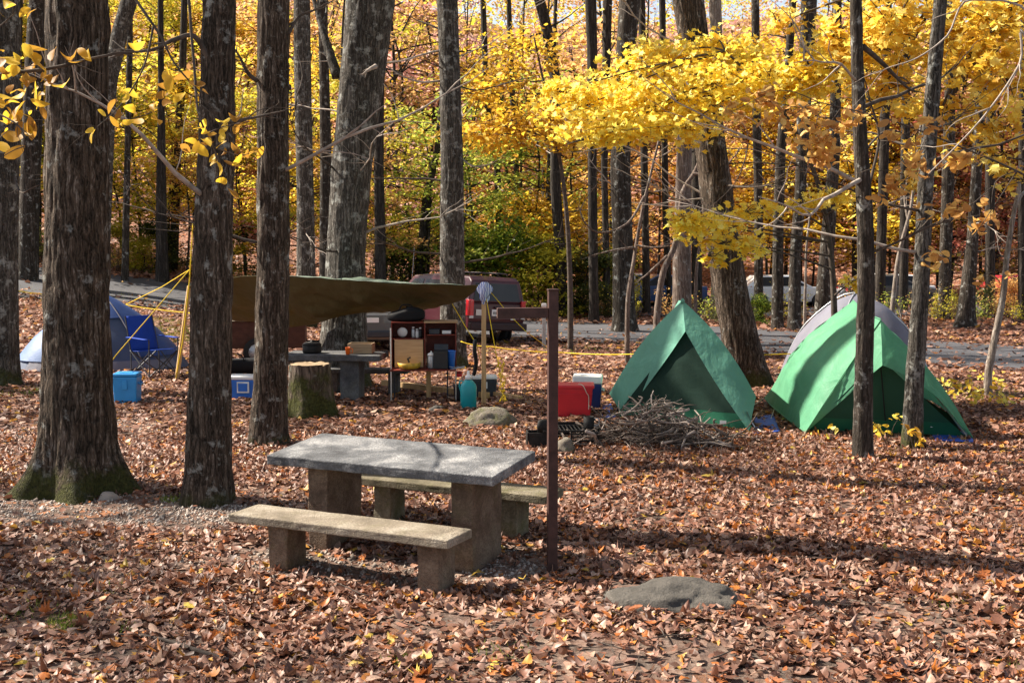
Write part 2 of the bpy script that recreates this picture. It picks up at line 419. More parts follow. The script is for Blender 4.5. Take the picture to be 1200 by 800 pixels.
# ------------------------------------------------------------------ leaves
def tmpl_diamond():
    V = np.array([[0, -.5, 0], [.30, 0, 0], [0, .5, 0], [-.30, 0, 0]]); return V, np.array([[0, 1, 2, 3]])
def tmpl_leaf6():
    o = [(0, -.5), (.26, -.22), (.30, .12), (0, .55), (-.30, .12), (-.26, -.22)]
    V = np.array([[x, y, 0] for x, y in o]); V[[1, 2, 4, 5], 2] = .07
    return V, np.array([[0, 1, 2, 3], [0, 3, 4, 5]])
def fan(o, cz=-.03):
    V = np.array([[0, 0, cz]] + [[x, y, 0] for x, y in o]); n = len(o)
    return V, np.array([[0, 1 + i, 1 + (i + 1) % n] for i in range(n)])
def tmpl_maple():
    half = [(0, -.42), (.14, -.36), (.34, -.30), (.24, -.12), (.50, .08), (.27, .12), (.22, .26), (.10, .24), (0, .55)]
    return fan(half + [(-x, y) for x, y in reversed(half[1:-1])])
def tmpl_oak():
    half = [(0, -.55), (.13, -.38), (.23, -.28), (.19, -.14), (.32, -.02), (.24, .10), (.27, .26), (.15, .38), (0, .50)]
    return fan(half + [(-x, y) for x, y in reversed(half[1:-1])])
def tmpl_oval():
    half = [(0, -.52), (.13, -.42), (.25, -.2), (.27, .05), (.2, .3), (.09, .46), (0, .54)]
    return fan(half + [(-x, y) for x, y in reversed(half[1:-1])], -.04)

def rot_from(n, yaw):
    n = n / np.linalg.norm(n, axis=1, keepdims=True)
    ref = np.where(np.abs(n[:, 2:3]) < .95, np.array([[0, 0, 1.]]), np.array([[1., 0, 0]]))
    u = np.cross(ref, n); u /= np.linalg.norm(u, axis=1, keepdims=True); w = np.cross(n, u)
    c, s = np.cos(yaw)[:, None], np.sin(yaw)[:, None]
    a = u * c + w * s; b = -u * s + w * c
    return np.stack([a, b, n], 2)

def leaf_geo(tm, pos, nrm, size, curl=0.0, rng=RNG):
    V, Fc = tm; N = len(pos); k = len(V)
    R = rot_from(nrm, rng.uniform(0, 2 * pi, N))
    P = np.repeat(V[None], N, 0).copy()
    if curl:
        c1 = rng.normal(0, curl, N)[:, None]; c2 = rng.normal(0, curl, N)[:, None]; c3 = rng.normal(0, curl * .8, N)[:, None]
        x, y = P[:, :, 0].copy(), P[:, :, 1].copy()
        P[:, :, 2] += c1 * (x * x * 3) + c2 * (y * y * 2.2) + c3 * x * y * 3
        P[:, :, 0] *= (1 - np.minimum(np.abs(c1), .9) * .45); P[:, :, 1] *= (1 - np.minimum(np.abs(c2), .9) * .3)
    P *= size[:, None, None]
    W = np.einsum('nij,nkj->nki', R, P) + pos[:, None, :]
    Fa = (Fc[None] + (np.arange(N) * k)[:, None, None]).reshape(-1, Fc.shape[1])
    return W.reshape(-1, 3), Fa

def merge(parts):
    Vs, Fs, b = [], {}, 0
    for V, Fa in parts:
        Vs.append(V); Fs.setdefault(Fa.shape[1], []).append(Fa + b); b += len(V)
    return np.concatenate(Vs), [np.concatenate(v) for v in Fs.values()]

def upish(n, spread, rng=RNG):
    v = rng.normal(0, spread, (n, 3)); v[:, 2] = 1; return v

# ------------------------------------------------------------------ GROUND / ROAD
ys = np.concatenate([np.arange(-24, 4, 2.0), np.arange(4, 48, .4), np.arange(48, 64, 1), np.arange(64, 240, 4.0)])
xs = np.concatenate([np.arange(-190, -20, 5.0), np.arange(-20, 20, .4), np.arange(20, 191, 5.0)])
XX, YY = np.meshgrid(xs, ys); ZZ = terr(XX, YY)
nx = len(xs); idx = np.arange(len(xs) * len(ys)).reshape(len(ys), nx)
fq = np.stack([idx[:-1, :-1], idx[:-1, 1:], idx[1:, 1:], idx[1:, :-1]], -1).reshape(-1, 4)
g = mesh_obj('ground', np_mesh('ground', np.stack([XX, YY, ZZ], -1).reshape(-1, 3), fq), M['ground'], smooth=True)
tag(g, 'forest floor of bare soil rising into a wooded hill', 'ground', kind='structure')

NEAR = [(30, 3), (20, 12.5), (9.6, 24.4), (5.5, 30), (2.0, 33.9), (-3, 36.0), (-11.3, 36.4), (-20, 35.9), (-45, 34)]
FAR = [(37, 7), (27, 17), (14.5, 31.0), (9.5, 37.5), (4.2, 41.3), (-3, 43.2), (-13.7, 43.6), (-21, 43), (-45, 41)]
def resample(P, n):
    P = np.array(P, float); d = np.concatenate([[0], np.cumsum(np.linalg.norm(np.diff(P, axis=0), axis=1))]); t = np.linspace(0, d[-1], n)
    Q = np.stack([np.interp(t, d, P[:, 0]), np.interp(t, d, P[:, 1])], 1)
    for _ in range(6): Q[1:-1] = (Q[:-2] + 2 * Q[1:-1] + Q[2:]) / 4
    return Q
nr_, fr_ = resample(NEAR, 120), resample(FAR, 120)
mb = MB()
def road_pt(u, v):
    i = min(int(u * 119 + .5), 119); p = nr_[i] * (1 - v) + fr_[i] * v
    return (p[0], p[1], gz(p[0], p[1]) + .05 + .06 * v * (1 - v))
mb.grid(road_pt, 119, 8)
tag(mb.build('road', M['asphalt'], smooth=True), 'grey asphalt park road curving behind the campsite', 'road', kind='structure')
def in_road(x, y, m=.15):
    # signed test with interpolation of the near and far edge in y (edges are single-valued in x)
    yn = np.interp(x, nr_[::-1, 0], nr_[::-1, 1]); yf = np.interp(x, fr_[::-1, 0], fr_[::-1, 1])
    return (y > yn + m) & (y < yf - m)
mb = MB()
mb.grid(lambda u, v: (3 + 34 * u, 45.5 + 12 * v, gz(3 + 34 * u, 45.5 + 12 * v) + .04), 40, 14)
tag(mb.build('parking_lot', M['asphalt'], smooth=True), 'grey parking area beyond the trees', 'parking lot', kind='structure')

# ------------------------------------------------------------------ LEAF LITTER
GR = []   # bare / gravel ellipses (x, y, rx, ry, strength)
for px, py, rx, ry, s in ((110, 600, 2.0, .55, .93), (250, 606, .9, .5, .95), (20, 590, .8, .5, .8), (480, 672, .95, .42, .85), (330, 655, .35, .3, .8), (600, 660, .35, .5, .8), (110, 660, 1.2, .5, .5), (60, 505, 1.2, 1.4, .6),
                            (700, 765, .9, .35, .65), (850, 790, .6, .3, .7), (560, 730, .8, .25, .5), (1010, 715, .7, .3, .4), (30, 745, .7, .3, .45), (190, 500, .8, 1.4, .45), (790, 697, .55, .42, .9)):
    p = G(px, py); GR.append((p.x, p.y, rx, ry, s))
def keep_prob(x, y):
    k = np.ones(len(x))
    for gx, gy, rx, ry, s in GR:
        d = ((x - gx) / rx) ** 2 + ((y - gy) / ry) ** 2
        k *= 1 - s * np.clip(1.5 - d, 0, 1)
    patch = np.sin(x * 2.1 + 1.7 * np.sin(y * 1.3)) * np.sin(y * 2.6 + 1.1 * np.sin(x * 1.9 + 2))
    k *= np.where(y < 12, np.clip(.86 + .5 * patch, .25, 1), 1)
    return k
def scatter(y0, y1, dens, margin=2.5):
    A = (y1 - y0) * ((y0 + y1) / 2 * .46 + margin) * 2
    n = int(A * dens); y = RNG.uniform(y0, y1, n * 2); x = RNG.uniform(-1, 1, n * 2) * (y1 * .46 + margin)
    m = np.abs(x) < y * .46 + margin; x, y = x[m], y[m]
    m = RNG.random(len(x)) < keep_prob(x, y); x, y = x[m], y[m]
    m = ~in_road(x, y, .15 + .7 * RNG.random(len(x))) | (RNG.random(len(x)) < .05); return x[m], y[m]
def litter(y0, y1, dens, tms, size, spread, lift, curl):
    out = []
    x, y = scatter(y0, y1, dens)
    sel = RNG.integers(0, len(tms), len(x))
    cl = .5 + .5 * np.sin(x * 5.1 + 3 * np.sin(y * 3.3)) * np.sin(y * 4.7)
    for i, tm in enumerate(tms):
        m = sel == i; n = m.sum()
        z = terr(x[m], y[m]) + .008 + RNG.random(n) ** 2 * lift * (.4 + cl[m])
        z = np.where(in_road(x[m], y[m], 0), z + .055, z)
        nr = upish(n, spread); s = size * np.minimum(RNG.lognormal(-.08, .36, n), 1.55)
        out.append(leaf_geo(tm, np.stack([x[m], y[m], z], 1), nr, s, curl))
    return out
TM_O, TM_M, TM_V, TM_6, TM_D = tmpl_oak(), tmpl_maple(), tmpl_oval(), tmpl_leaf6(), tmpl_diamond()
near_parts = litter(5.6, 10, 520, [TM_O, TM_V, TM_O, TM_V, TM_M], .088, .24, .04, .40) + litter(10, 15.5, 430, [TM_O, TM_O, TM_V, TM_V, TM_M], .083, .26, .04, .42)
lo = mesh_obj('leaf_litter', np_mesh('leaf_litter', *merge(near_parts)), M['litter'], smooth=True)
tag(lo, 'brown and orange fallen leaves covering the near forest floor', 'fallen leaves', kind='stuff')
far_parts = litter(15.5, 24, 230, [TM_6], .095, .28, .04, .3) + litter(24, 38, 60, [TM_6], .15, .28, .04, .3) + litter(38, 62, 9, [TM_6], .24, .4, .04, .3)
lo = mesh_obj('leaf_litter', np_mesh('leaf_litter_far', *merge(far_parts)), M['litter_far'])
tag(lo, 'brown fallen leaves spread around the tents and along the road', 'fallen leaves', kind='stuff')

# pebbles
def pebbles(n):
    oc = np.array([[1, 0, 0], [-1, 0, 0], [0, 1, 0], [0, -1, 0], [0, 0, 1], [0, 0, -1]], float)
    fc = np.array([[0, 2, 4], [2, 1, 4], [1, 3, 4], [3, 0, 4], [2, 0, 5], [1, 2, 5], [3, 1, 5], [0, 3, 5]])
    pos = []
    ws = np.array([g[2] * g[3] * g[4] for g in GR[:8]]); ws /= ws.sum()
    for k in RNG.choice(8, n, p=ws):
        gx, gy, rx, ry, s = GR[k]; a = RNG.uniform(0, 2 * pi); r = sqrt(RNG.random()) * 1.15
        pos.append((gx + rx * r * cos(a), gy + ry * r * sin(a)))
    pos = np.array(pos); z = terr(pos[:, 0], pos[:, 1]); N = len(pos)
    sc = RNG.lognormal(-4.6, .45, N)[:, None] * RNG.uniform(.6, 1.3, (N, 3))
    P = oc[None] * sc[:, None, :] * RNG.uniform(.75, 1.2, (N, 6, 1))
    R = rot_from(upish(N, .3), RNG.uniform(0, 6.28, N))
    W = np.einsum('nij,nkj->nki', R, P) + np.stack([pos[:, 0], pos[:, 1], z + .002], 1)[:, None]
    return W.reshape(-1, 3), (fc[None] + (np.arange(N) * 6)[:, None, None]).reshape(-1, 3)
pv, pf = pebbles(9000)
tag(mesh_obj('gravel', np_mesh('gravel', pv, pf), M['pebble']), 'pale gravel on the bare patches by the big oak and the picnic table', 'gravel', kind='stuff')

def twigs(n):
    rn = random.Random(77); mb = MB()
    for _ in range(n):
        y = rn.uniform(5.8, 17); x = rn.uniform(-1, 1) * (y * .46 + 1); p = Vector((x, y, gz(x, y) + rn.uniform(.02, .05))); a = rn.uniform(0, 6.28); d = Vector((cos(a), sin(a), rn.uniform(-.05, .12)))
        L = rn.uniform(.12, .5); q = [p]
        for i in range(4):
            d = (d + Vector((rn.uniform(-.3, .3), rn.uniform(-.3, .3), rn.uniform(-.1, .1)))).normalized(); e = q[-1] + d * L / 4; e.z = max(e.z, gz(e.x, e.y) + .015); q.append(e)
        r = rn.uniform(.002, .006); mb.tube(q, [r, r * .9, r * .8, r * .6, r * .4], 5)
    return mb
tag(twigs(420).build('twigs', M['twig'], smooth=True), 'small dead twigs scattered through the fallen leaves', 'twigs', kind='stuff')
# grass tufts
def grass(spots):
    parts = []
    for px, py, r, n, h in spots:
        c = G(px, py); a = RNG.uniform(0, 2 * pi, n); rr = np.sqrt(RNG.random(n)) * r
        x = c.x + rr * np.cos(a); y = c.y + rr * np.sin(a); z = terr(x, y)
        th = RNG.uniform(0, 2 * pi, n); w = .004 + .002 * RNG.random(n); hh = h * RNG.uniform(.5, 1.2, n)
        lx, ly = RNG.normal(0, .4, n) * hh, RNG.normal(0, .4, n) * hh
        b = np.stack([x, y, z], 1); d = np.stack([np.cos(th) * w, np.sin(th) * w, 0 * w], 1)
        t = b + np.stack([lx, ly, hh], 1)
        V = np.stack([b - d, b + d, t], 1).reshape(-1, 3)
        parts.append((V, np.arange(3 * n).reshape(-1, 3)))
    return merge(parts)
spots = [(76, 732, .13, 150, .07), (146, 737, .09, 60, .05), (470, 776, .12, 60, .05), (1112, 708, .12, 70, .05), (205, 585, .15, 120, .05), (30, 715, .2, 60, .05), (120, 690, .2, 60, .05),
         (1180, 785, .1, 40, .05), (590, 765, .2, 60, .04), (180, 390, 1.3, 1500, .12), (160, 376, 1.2, 1200, .12), (195, 400, .9, 600, .1), (90, 352, 3, 900, .14),
         (20, 462, .5, 300, .08), (620, 412, 1.2, 500, .1), (1130, 462, 1.0, 300, .12), (700, 408, 1.5, 400, .1)]
tag(mesh_obj('grass', np_mesh('grass', *grass(spots)), M['grass']), 'sparse green grass tufts between the fallen leaves', 'grass', kind='stuff')

# ------------------------------------------------------------------ TREES
def trunk_geo(path, radii, n=40, step=.08, flare=0.0, lobes=5, ridge=0.0, freq=9.0, seed=0, low=.03, fh=.28):
    """path: local points rising in z. returns V,F arrays"""
    P = np.array(path, float); R = np.array(radii, float)
    zz = np.unique(np.concatenate([np.arange(P[0, 2], P[-1, 2], step), [P[-1, 2]]]))
    def sm(a):
        v = np.interp(zz, P[:, 2], a)
        w = max(3, int(.45 / step)) | 1
        if len(v) > w * 2:
            vp = np.pad(v, (w // 2, w // 2), mode='reflect', reflect_type='odd'); v = np.convolve(vp, np.ones(w) / w, 'valid')
        return v
    X, Y, Rr = sm(P[:, 0]), sm(P[:, 1]), sm(R)
    th = np.linspace(0, 2 * pi, n, endpoint=False)
    rs = np.random.default_rng(seed); ph = rs.uniform(0, 6.28, 3)
    T, Zg = np.meshgrid(th, zz)
    rad = np.repeat(Rr[:, None], n, 1)
    if flare:
        e = np.exp(-np.clip(Zg - P[0, 2] - .12, 0, 99) / fh)
        rad = rad * (1 + flare * e * (.72 + .42 * np.cos(lobes * T + ph[0]) + .22 * np.cos((lobes - 2) * T + ph[1])))
    rad = rad * (1 + low * (np.sin(2 * T + ph[1] + Zg * .7) + .6 * np.sin(3 * T + ph[2] - Zg * 1.1)))
    if ridge:
        dv = np.zeros_like(rad); r0 = float(np.mean(Rr))
        for i, z in enumerate(zz):
            for k, t in enumerate(th):
                cx, cy = cos(t) * r0 * freq, sin(t) * r0 * freq
                a = noise.noise(Vector((cx * 1.0, cy * 1.0, z * freq * .16 + seed)))
                b = noise.noise(Vector((cx * 2.3, cy * 2.3, z * freq * .5 + seed + 7)))
                dv[i, k] = (abs(a) * 1.6 - .35) + .4 * b
        rad = rad + ridge * dv
    V = np.stack([X[:, None] + rad * np.cos(T), Y[:, None] + rad * np.sin(T), Zg], -1).reshape(-1, 3)
    m = len(zz); I = np.arange(m * n).reshape(m, n); J = np.roll(I, -1, 1)
    Fq = np.stack([I[:-1], J[:-1], J[1:], I[1:]], -1).reshape(-1, 4)
    return V, Fq

def limb(mb, p, d, L, r, n=6, segs=6, wob=.25, rise=.0, rnd=random):
    """wandering tapered branch; returns its points"""
    p = Vector(p); d = Vector(d).normalized(); pts = [p.copy()]; rr = [r]
    for i in range(segs):
        d = (d + Vector((rnd.uniform(-wob, wob), rnd.uniform(-wob, wob), rnd.uniform(-wob, wob) * .7 + rise))).normalized()
        p = p + d * L / segs; pts.append(p.copy()); rr.append(r * (1 - .85 * (i + 1) / segs))
    mb.tube(pts, rr, n); return pts

def mbnp(mb):
    tri = [f for f in mb.f if len(f) == 3]; qu = [f for f in mb.f if len(f) == 4]
    out = []
    V = np.array(mb.v)
    return V, [np.array(f) for f in (tri, qu) if f]

def joined(name, geos):
    """geos: list of (V, [faces arrays])"""
    Vs, Fs, b = [], {}, 0
    for V, fl in geos:
        for fa in (fl if isinstance(fl, list) else [fl]):
            Fs.setdefault(fa.shape[1], []).append(fa + b)
        Vs.append(V); b += len(V)
    return np_mesh(name, np.concatenate(Vs), [np.concatenate(v) for v in Fs.values()])

def crown_mesh(name, clusters, per, size, tm=TM_D, flat=.3, spread=.55, seed=1, curl=0):
    rng = np.random.default_rng(seed); parts = []
    for (c, r) in clusters:
        n = max(4, int(per * (r / 1.0) ** 2)); p = rng.normal(0, .5, (n, 3)); p[:, 2] *= flat
        k = np.linalg.norm(p, axis=1); p *= np.minimum(1, 1.15 / np.maximum(k, 1e-6))[:, None]
        p = p * r + np.array(c)
        parts.append(leaf_geo(tm, p, upish(n, spread, rng), size * rng.lognormal(0, .25, n), curl, rng))
    return np_mesh(name, *merge(parts))

# shared crowns for the tall trees (mostly above the frame, they throw the dappled shade)
CANOPY = []
for s in range(3):
    rn = random.Random(40 + s); mb = MB(); cl = []
    for k in range(11):
        a = rn.uniform(0, 6.28); z = rn.uniform(-3.5, 3.0); d = Vector((cos(a), sin(a), rn.uniform(.2, .9)))
        pts = limb(mb, (0, 0, z), d, rn.uniform(2.4, 4.2), rn.uniform(.05, .09), 5, 6, .25, .03, rn)
        for q in pts[2:]:
            cl.append((q + Vector((rn.uniform(-.6, .6), rn.uniform(-.6, .6), rn.uniform(-.2, .5))), rn.uniform(.6, 1.15)))
    CANOPY.append((joined('canopy_limbs', [mbnp(mb)]), crown_mesh('canopy_leaves', cl, 46, .17, TM_D, .45, .7, 50 + s)))

def tall_tree(label, base_px, Y, pts, bark, height=17, name='oak_tree', flare=.35, ridge=0, n=40, step=.09, leaf='leaf_yellow', lobes=5, seed=1,
              group=None, low=.03, freq=9, crown=True, cz=None, fh=.28, branches=(), dead=0):
    """pts: [(px, py, width_px)] from low to high, all at depth Y"""
    a, _ = ray(base_px, 400); x0 = a * Y; base = Vector((x0, Y, gz(x0, Y)))
    path = []; rad = []
    for px, py, w in pts:
        p = at(px, py, Y) - base; path.append((p.x, p.y + .0, p.z)); rad.append(w / F * Y * (.425 if ridge else .47))
    path = [(path[0][0], path[0][1], -.15)] + [p for p in path if p[2] > .05]; rad = rad[-len(path):] if len(rad) >= len(path) else [rad[0]] + rad
    d = Vector(path[-1]) - Vector(path[-2]); d = d / max(d.z, .01)
    zt = path[-1][2]
    if height > zt + .6:
        for f in (.5, 1):
            h = (height - zt) * f; path.append((path[-1][0] + d.x * (height - zt) * .5 * .8, path[-1][1], zt + h)); rad.append(rad[len(pts)] * (1 - .75 * f) if len(rad) > len(pts) else rad[-1] * (1 - .5 * f))
    t = thing(name, label, 'tree', base, 0, group)
    me = joined('trunk', [trunk_geo(path, rad, n, step, flare, lobes, ridge, freq, seed, low, fh)])
    mesh_obj('trunk', me, M[bark], t, smooth=True)
    for k, (bp, r0, mat) in enumerate(branches):
        mb = MB(); pp = [at(px, py, Y + dy) - base for px, py, dy in bp]
        pp = smooth_path(pp); mb.tube(pp, [r0 * (1 - .8 * i / (len(pp) - 1)) for i in range(len(pp))], 7)
        side_twigs(mb, pp, r0 * .45, 4)
        mb.build('branch', M[mat], t, smooth=True)
    rb = random.Random(seed * 7 + 1)
    for k in range(dead):
        zb = rb.uniform(2.2, min(7.5, CH + .2 * Y)); i = [np.interp(zb, [p[2] for p in path], [p[j] for p in path]) for j in (0, 1)]; aa = rb.uniform(0, 2 * pi)
        mb = MB(); pts = limb(mb, (i[0], i[1], zb), (cos(aa), sin(aa) * .7, rb.uniform(-.1, .5)), rb.uniform(1.2, 3.2), rb.uniform(.014, .03), 6, 9, .28, .01, rb)
        side_twigs(mb, pts, .010, 7, 1.0, rb)
        mb.build('branch', M[rb.choice(('twig', 'twig', 'twig_pale'))], t, smooth=True)
    if crown:
        lm, cm = CANOPY[seed % 3]; zc = cz or height - 4.5
        xy = [np.interp(zc, [p[2] for p in path], [p[i] for p in path]) for i in (0, 1)]
        c = mesh_obj('crown', cm, M[leaf], t, (xy[0], xy[1], zc)); c.rotation_euler.z = seed * 2.1
        b = mesh_obj('limbs', lm, M['bark_dark'], t, (xy[0], xy[1], zc)); b.rotation_euler.z = seed * 2.1
        c.material_slots[0].link = 'OBJECT'; c.material_slots[0].material = M[leaf]
    return t, base

def smooth_path(pp, k=5):
    pp = [Vector(p) for p in pp]
    out = []
    for i in range(len(pp) - 1):
        p0 = pp[max(i - 1, 0)]; p1 = pp[i]; p2 = pp[i + 1]; p3 = pp[min(i + 2, len(pp) - 1)]
        for j in range(k):
            t = j / k
            out.append(.5 * ((2 * p1) + (p2 - p0) * t + (2 * p0 - 5 * p1 + 4 * p2 - p3) * t * t + (3 * p1 - p0 - 3 * p2 + p3) * t ** 3))
    out.append(pp[-1]); return out

def side_twigs(mb, pp, r, n, L=None, rnd=random):
    tot = sum((pp[i + 1] - pp[i]).length for i in range(len(pp) - 1))
    for _ in range(n):
        i = rnd.randrange(len(pp) // 4, len(pp) - 1); d = (pp[i + 1] - pp[i]).normalized()
        d = d + Vector((rnd.uniform(-1, 1), rnd.uniform(-.6, .6), rnd.uniform(-.6, .9))) * .9
        limb(mb, pp[i], d, (L or tot * .3) * rnd.uniform(.5, 1.1), r * rnd.uniform(.5, 1), 5, 6, .3, 0, rnd)

# --- front and middle trunks of the photograph
tall_tree('huge rough oak at left with wide mossy root flare, sunlit along its left edge', 93, 11.75,
          [(93, 570, 92), (92, 500, 92), (90, 420, 90), (90, 300, 85), (90, 150, 81), (90, 0, 80)], 'bark_oak', 18, flare=.95, ridge=.024, n=200, step=.03, lobes=5, seed=3, low=.015, freq=13, fh=.30)
tall_tree('second brown trunk from the left of the photo, straight and standing behind the bench end', 243, 11.2,
          [(243, 590, 62), (246, 480, 59), (248, 350, 54), (252, 220, 49), (255, 100, 46), (257, 0, 44)], 'bark_brown', 17, dead=2, flare=.26, ridge=.015, n=140, step=.03, lobes=4, seed=7, low=.02, freq=17,
          branches=[([(245, 70, -.1), (228, 43, -.2), (205, 46, -.4), (180, 58, -.5), (150, 62, -.6), (128, 68, -.6)], .028, 'twig')])
tall_tree('brown trunk behind the left end of the picnic table, mossy low right side', 314, 14.4,
          [(314, 522, 50), (317, 440, 47), (320, 330, 44), (320, 200, 42), (320, 80, 42), (321, 0, 42)], 'bark_brown', 25, dead=2, flare=.25, ridge=.017, n=120, step=.04, lobes=4, seed=5, low=.02, freq=15, fh=.2,
          branches=[([(301, 95, -.1), (290, 85, -.2), (280, 65, -.3), (268, 50, -.3)], .03, 'twig'), ([(338, 40, 0), (350, 20, .2), (368, 12, .3), (392, 0, .4)], .026, 'twig')])
tall_tree('lichen-spotted trunk at the left border beside the blue tent', 0, 20.2,
          [(2, 450, 42), (2, 300, 40), (2, 120, 42), (0, 0, 44)], 'bark_grey', 25, flare=.3, n=60, seed=4, leaf='leaf_olive',
          branches=[([(14, 200, 0), (24, 225, -.5), (36, 221, -1), (52, 214, -1.2)], .02, 'twig')])
tall_tree('broad grey lichen-patched oak rising behind the brown tarp, leaning slightly right', 404, 20.8,
          [(402, 440, 68), (403, 380, 62), (405, 300, 54), (412, 200, 56), (424, 100, 60), (434, 0, 64)], 'bark_grey', 25, dead=6, flare=.45, n=110, step=.05, ridge=.016, seed=6, lobes=5, freq=11, leaf='leaf_gold',
          branches=[([(440, 78, -.5), (432, 82, -.7), (424, 88, -.8)], .045, 'twig_pale'), ([(395, 90, 0), (382, 50, .2), (372, 15, .4), (362, -20, .5)], .10, 'bark_grey')])
tall_tree('straight pale grey trunk standing in front of the maroon van', 529, 25.2,
          [(531, 418, 36), (530, 330, 33), (530, 200, 31), (527, 90, 29), (524, 0, 29)], 'bark_grey', 25, dead=9, flare=.3, n=80, step=.06, ridge=.010, seed=8, freq=13, leaf='leaf_gold',
          branches=[([(515, 95, 0), (490, 96, -.4), (462, 84, -.8), (436, 62, -1), (410, 50, -1.2)], .024, 'twig_pale'), ([(536, 100, 0), (560, 106, -.3), (600, 96, -.8), (650, 84, -1)], .02, 'twig'),
                    ([(540, 185, 0), (555, 195, -.3), (575, 192, -.5), (590, 182, -.6)], .02, 'twig_pale')])
tall_tree('thick dark oak leaning left behind the front green tent', 872, 21.0,
          [(876, 442, 56), (868, 400, 50), (856, 340, 46), (846, 280, 46), (837, 200, 44), (827, 130, 42), (815, 60, 42), (806, 0, 42)], 'bark_oak', 25, dead=7, flare=.45, n=100, step=.05, ridge=.017, seed=9, lobes=5, freq=12,
          leaf='leaf_gold')
tall_tree('slim dark trunk in front of the right green tent, the left of its two trunks', 1010, 13.5,
          [(1011, 538, 28), (1012, 450, 24), (1015, 350, 23), (1014, 260, 22), (1008, 160, 19), (1004, 60, 17), (1003, 0, 16)], 'bark_dark', 14, dead=5, flare=.2, n=70, step=.05, ridge=.008, seed=10, freq=20, leaf='leaf_gold', crown=True, lobes=3,
          branches=[([(1012, 240, 0), (1030, 165, .2), (1020, 120, .1), (1013, 92, 0)], .02, 'twig'), ([(1012, 55, 0), (1035, 75, .3), (1060, 100, .5), (1072, 108, .6)], .035, 'twig'),
                    ([(1015, 175, 0), (1035, 155, .3), (1055, 155, .5), (1075, 170, .6)], .015, 'twig')])
tall_tree('slim grey trunk in front of the right green tent, the right of its two trunks', 1069, 14.15,
          [(1068, 524, 30), (1069, 500, 27), (1073, 430, 25), (1080, 330, 22), (1084, 230, 20), (1091, 130, 20), (1097, 60, 18), (1102, 0, 17)], 'bark_grey', 14, dead=6, flare=.2, n=70, step=.05, ridge=.007, seed=12, freq=20, leaf='leaf_gold', lobes=3)
tall_tree('thick black-brown trunk beyond the road, right of the post', 728, 37.5,
          [(732, 385, 30), (730, 300, 25), (727, 200, 24), (730, 100, 24), (738, 0, 26)], 'bark_dark', 20, dead=7, flare=.35, n=40, seed=13, leaf='leaf_gold')
tall_tree('pinkish brown trunk behind the peak of the front green tent', 799, 33.0,
          [(799, 378, 24), (799, 300, 23), (801, 220, 20), (803, 140, 18), (806, 0, 16)], 'bark_pink', 19, dead=5, flare=.3, n=40, seed=14, leaf='leaf_orange')
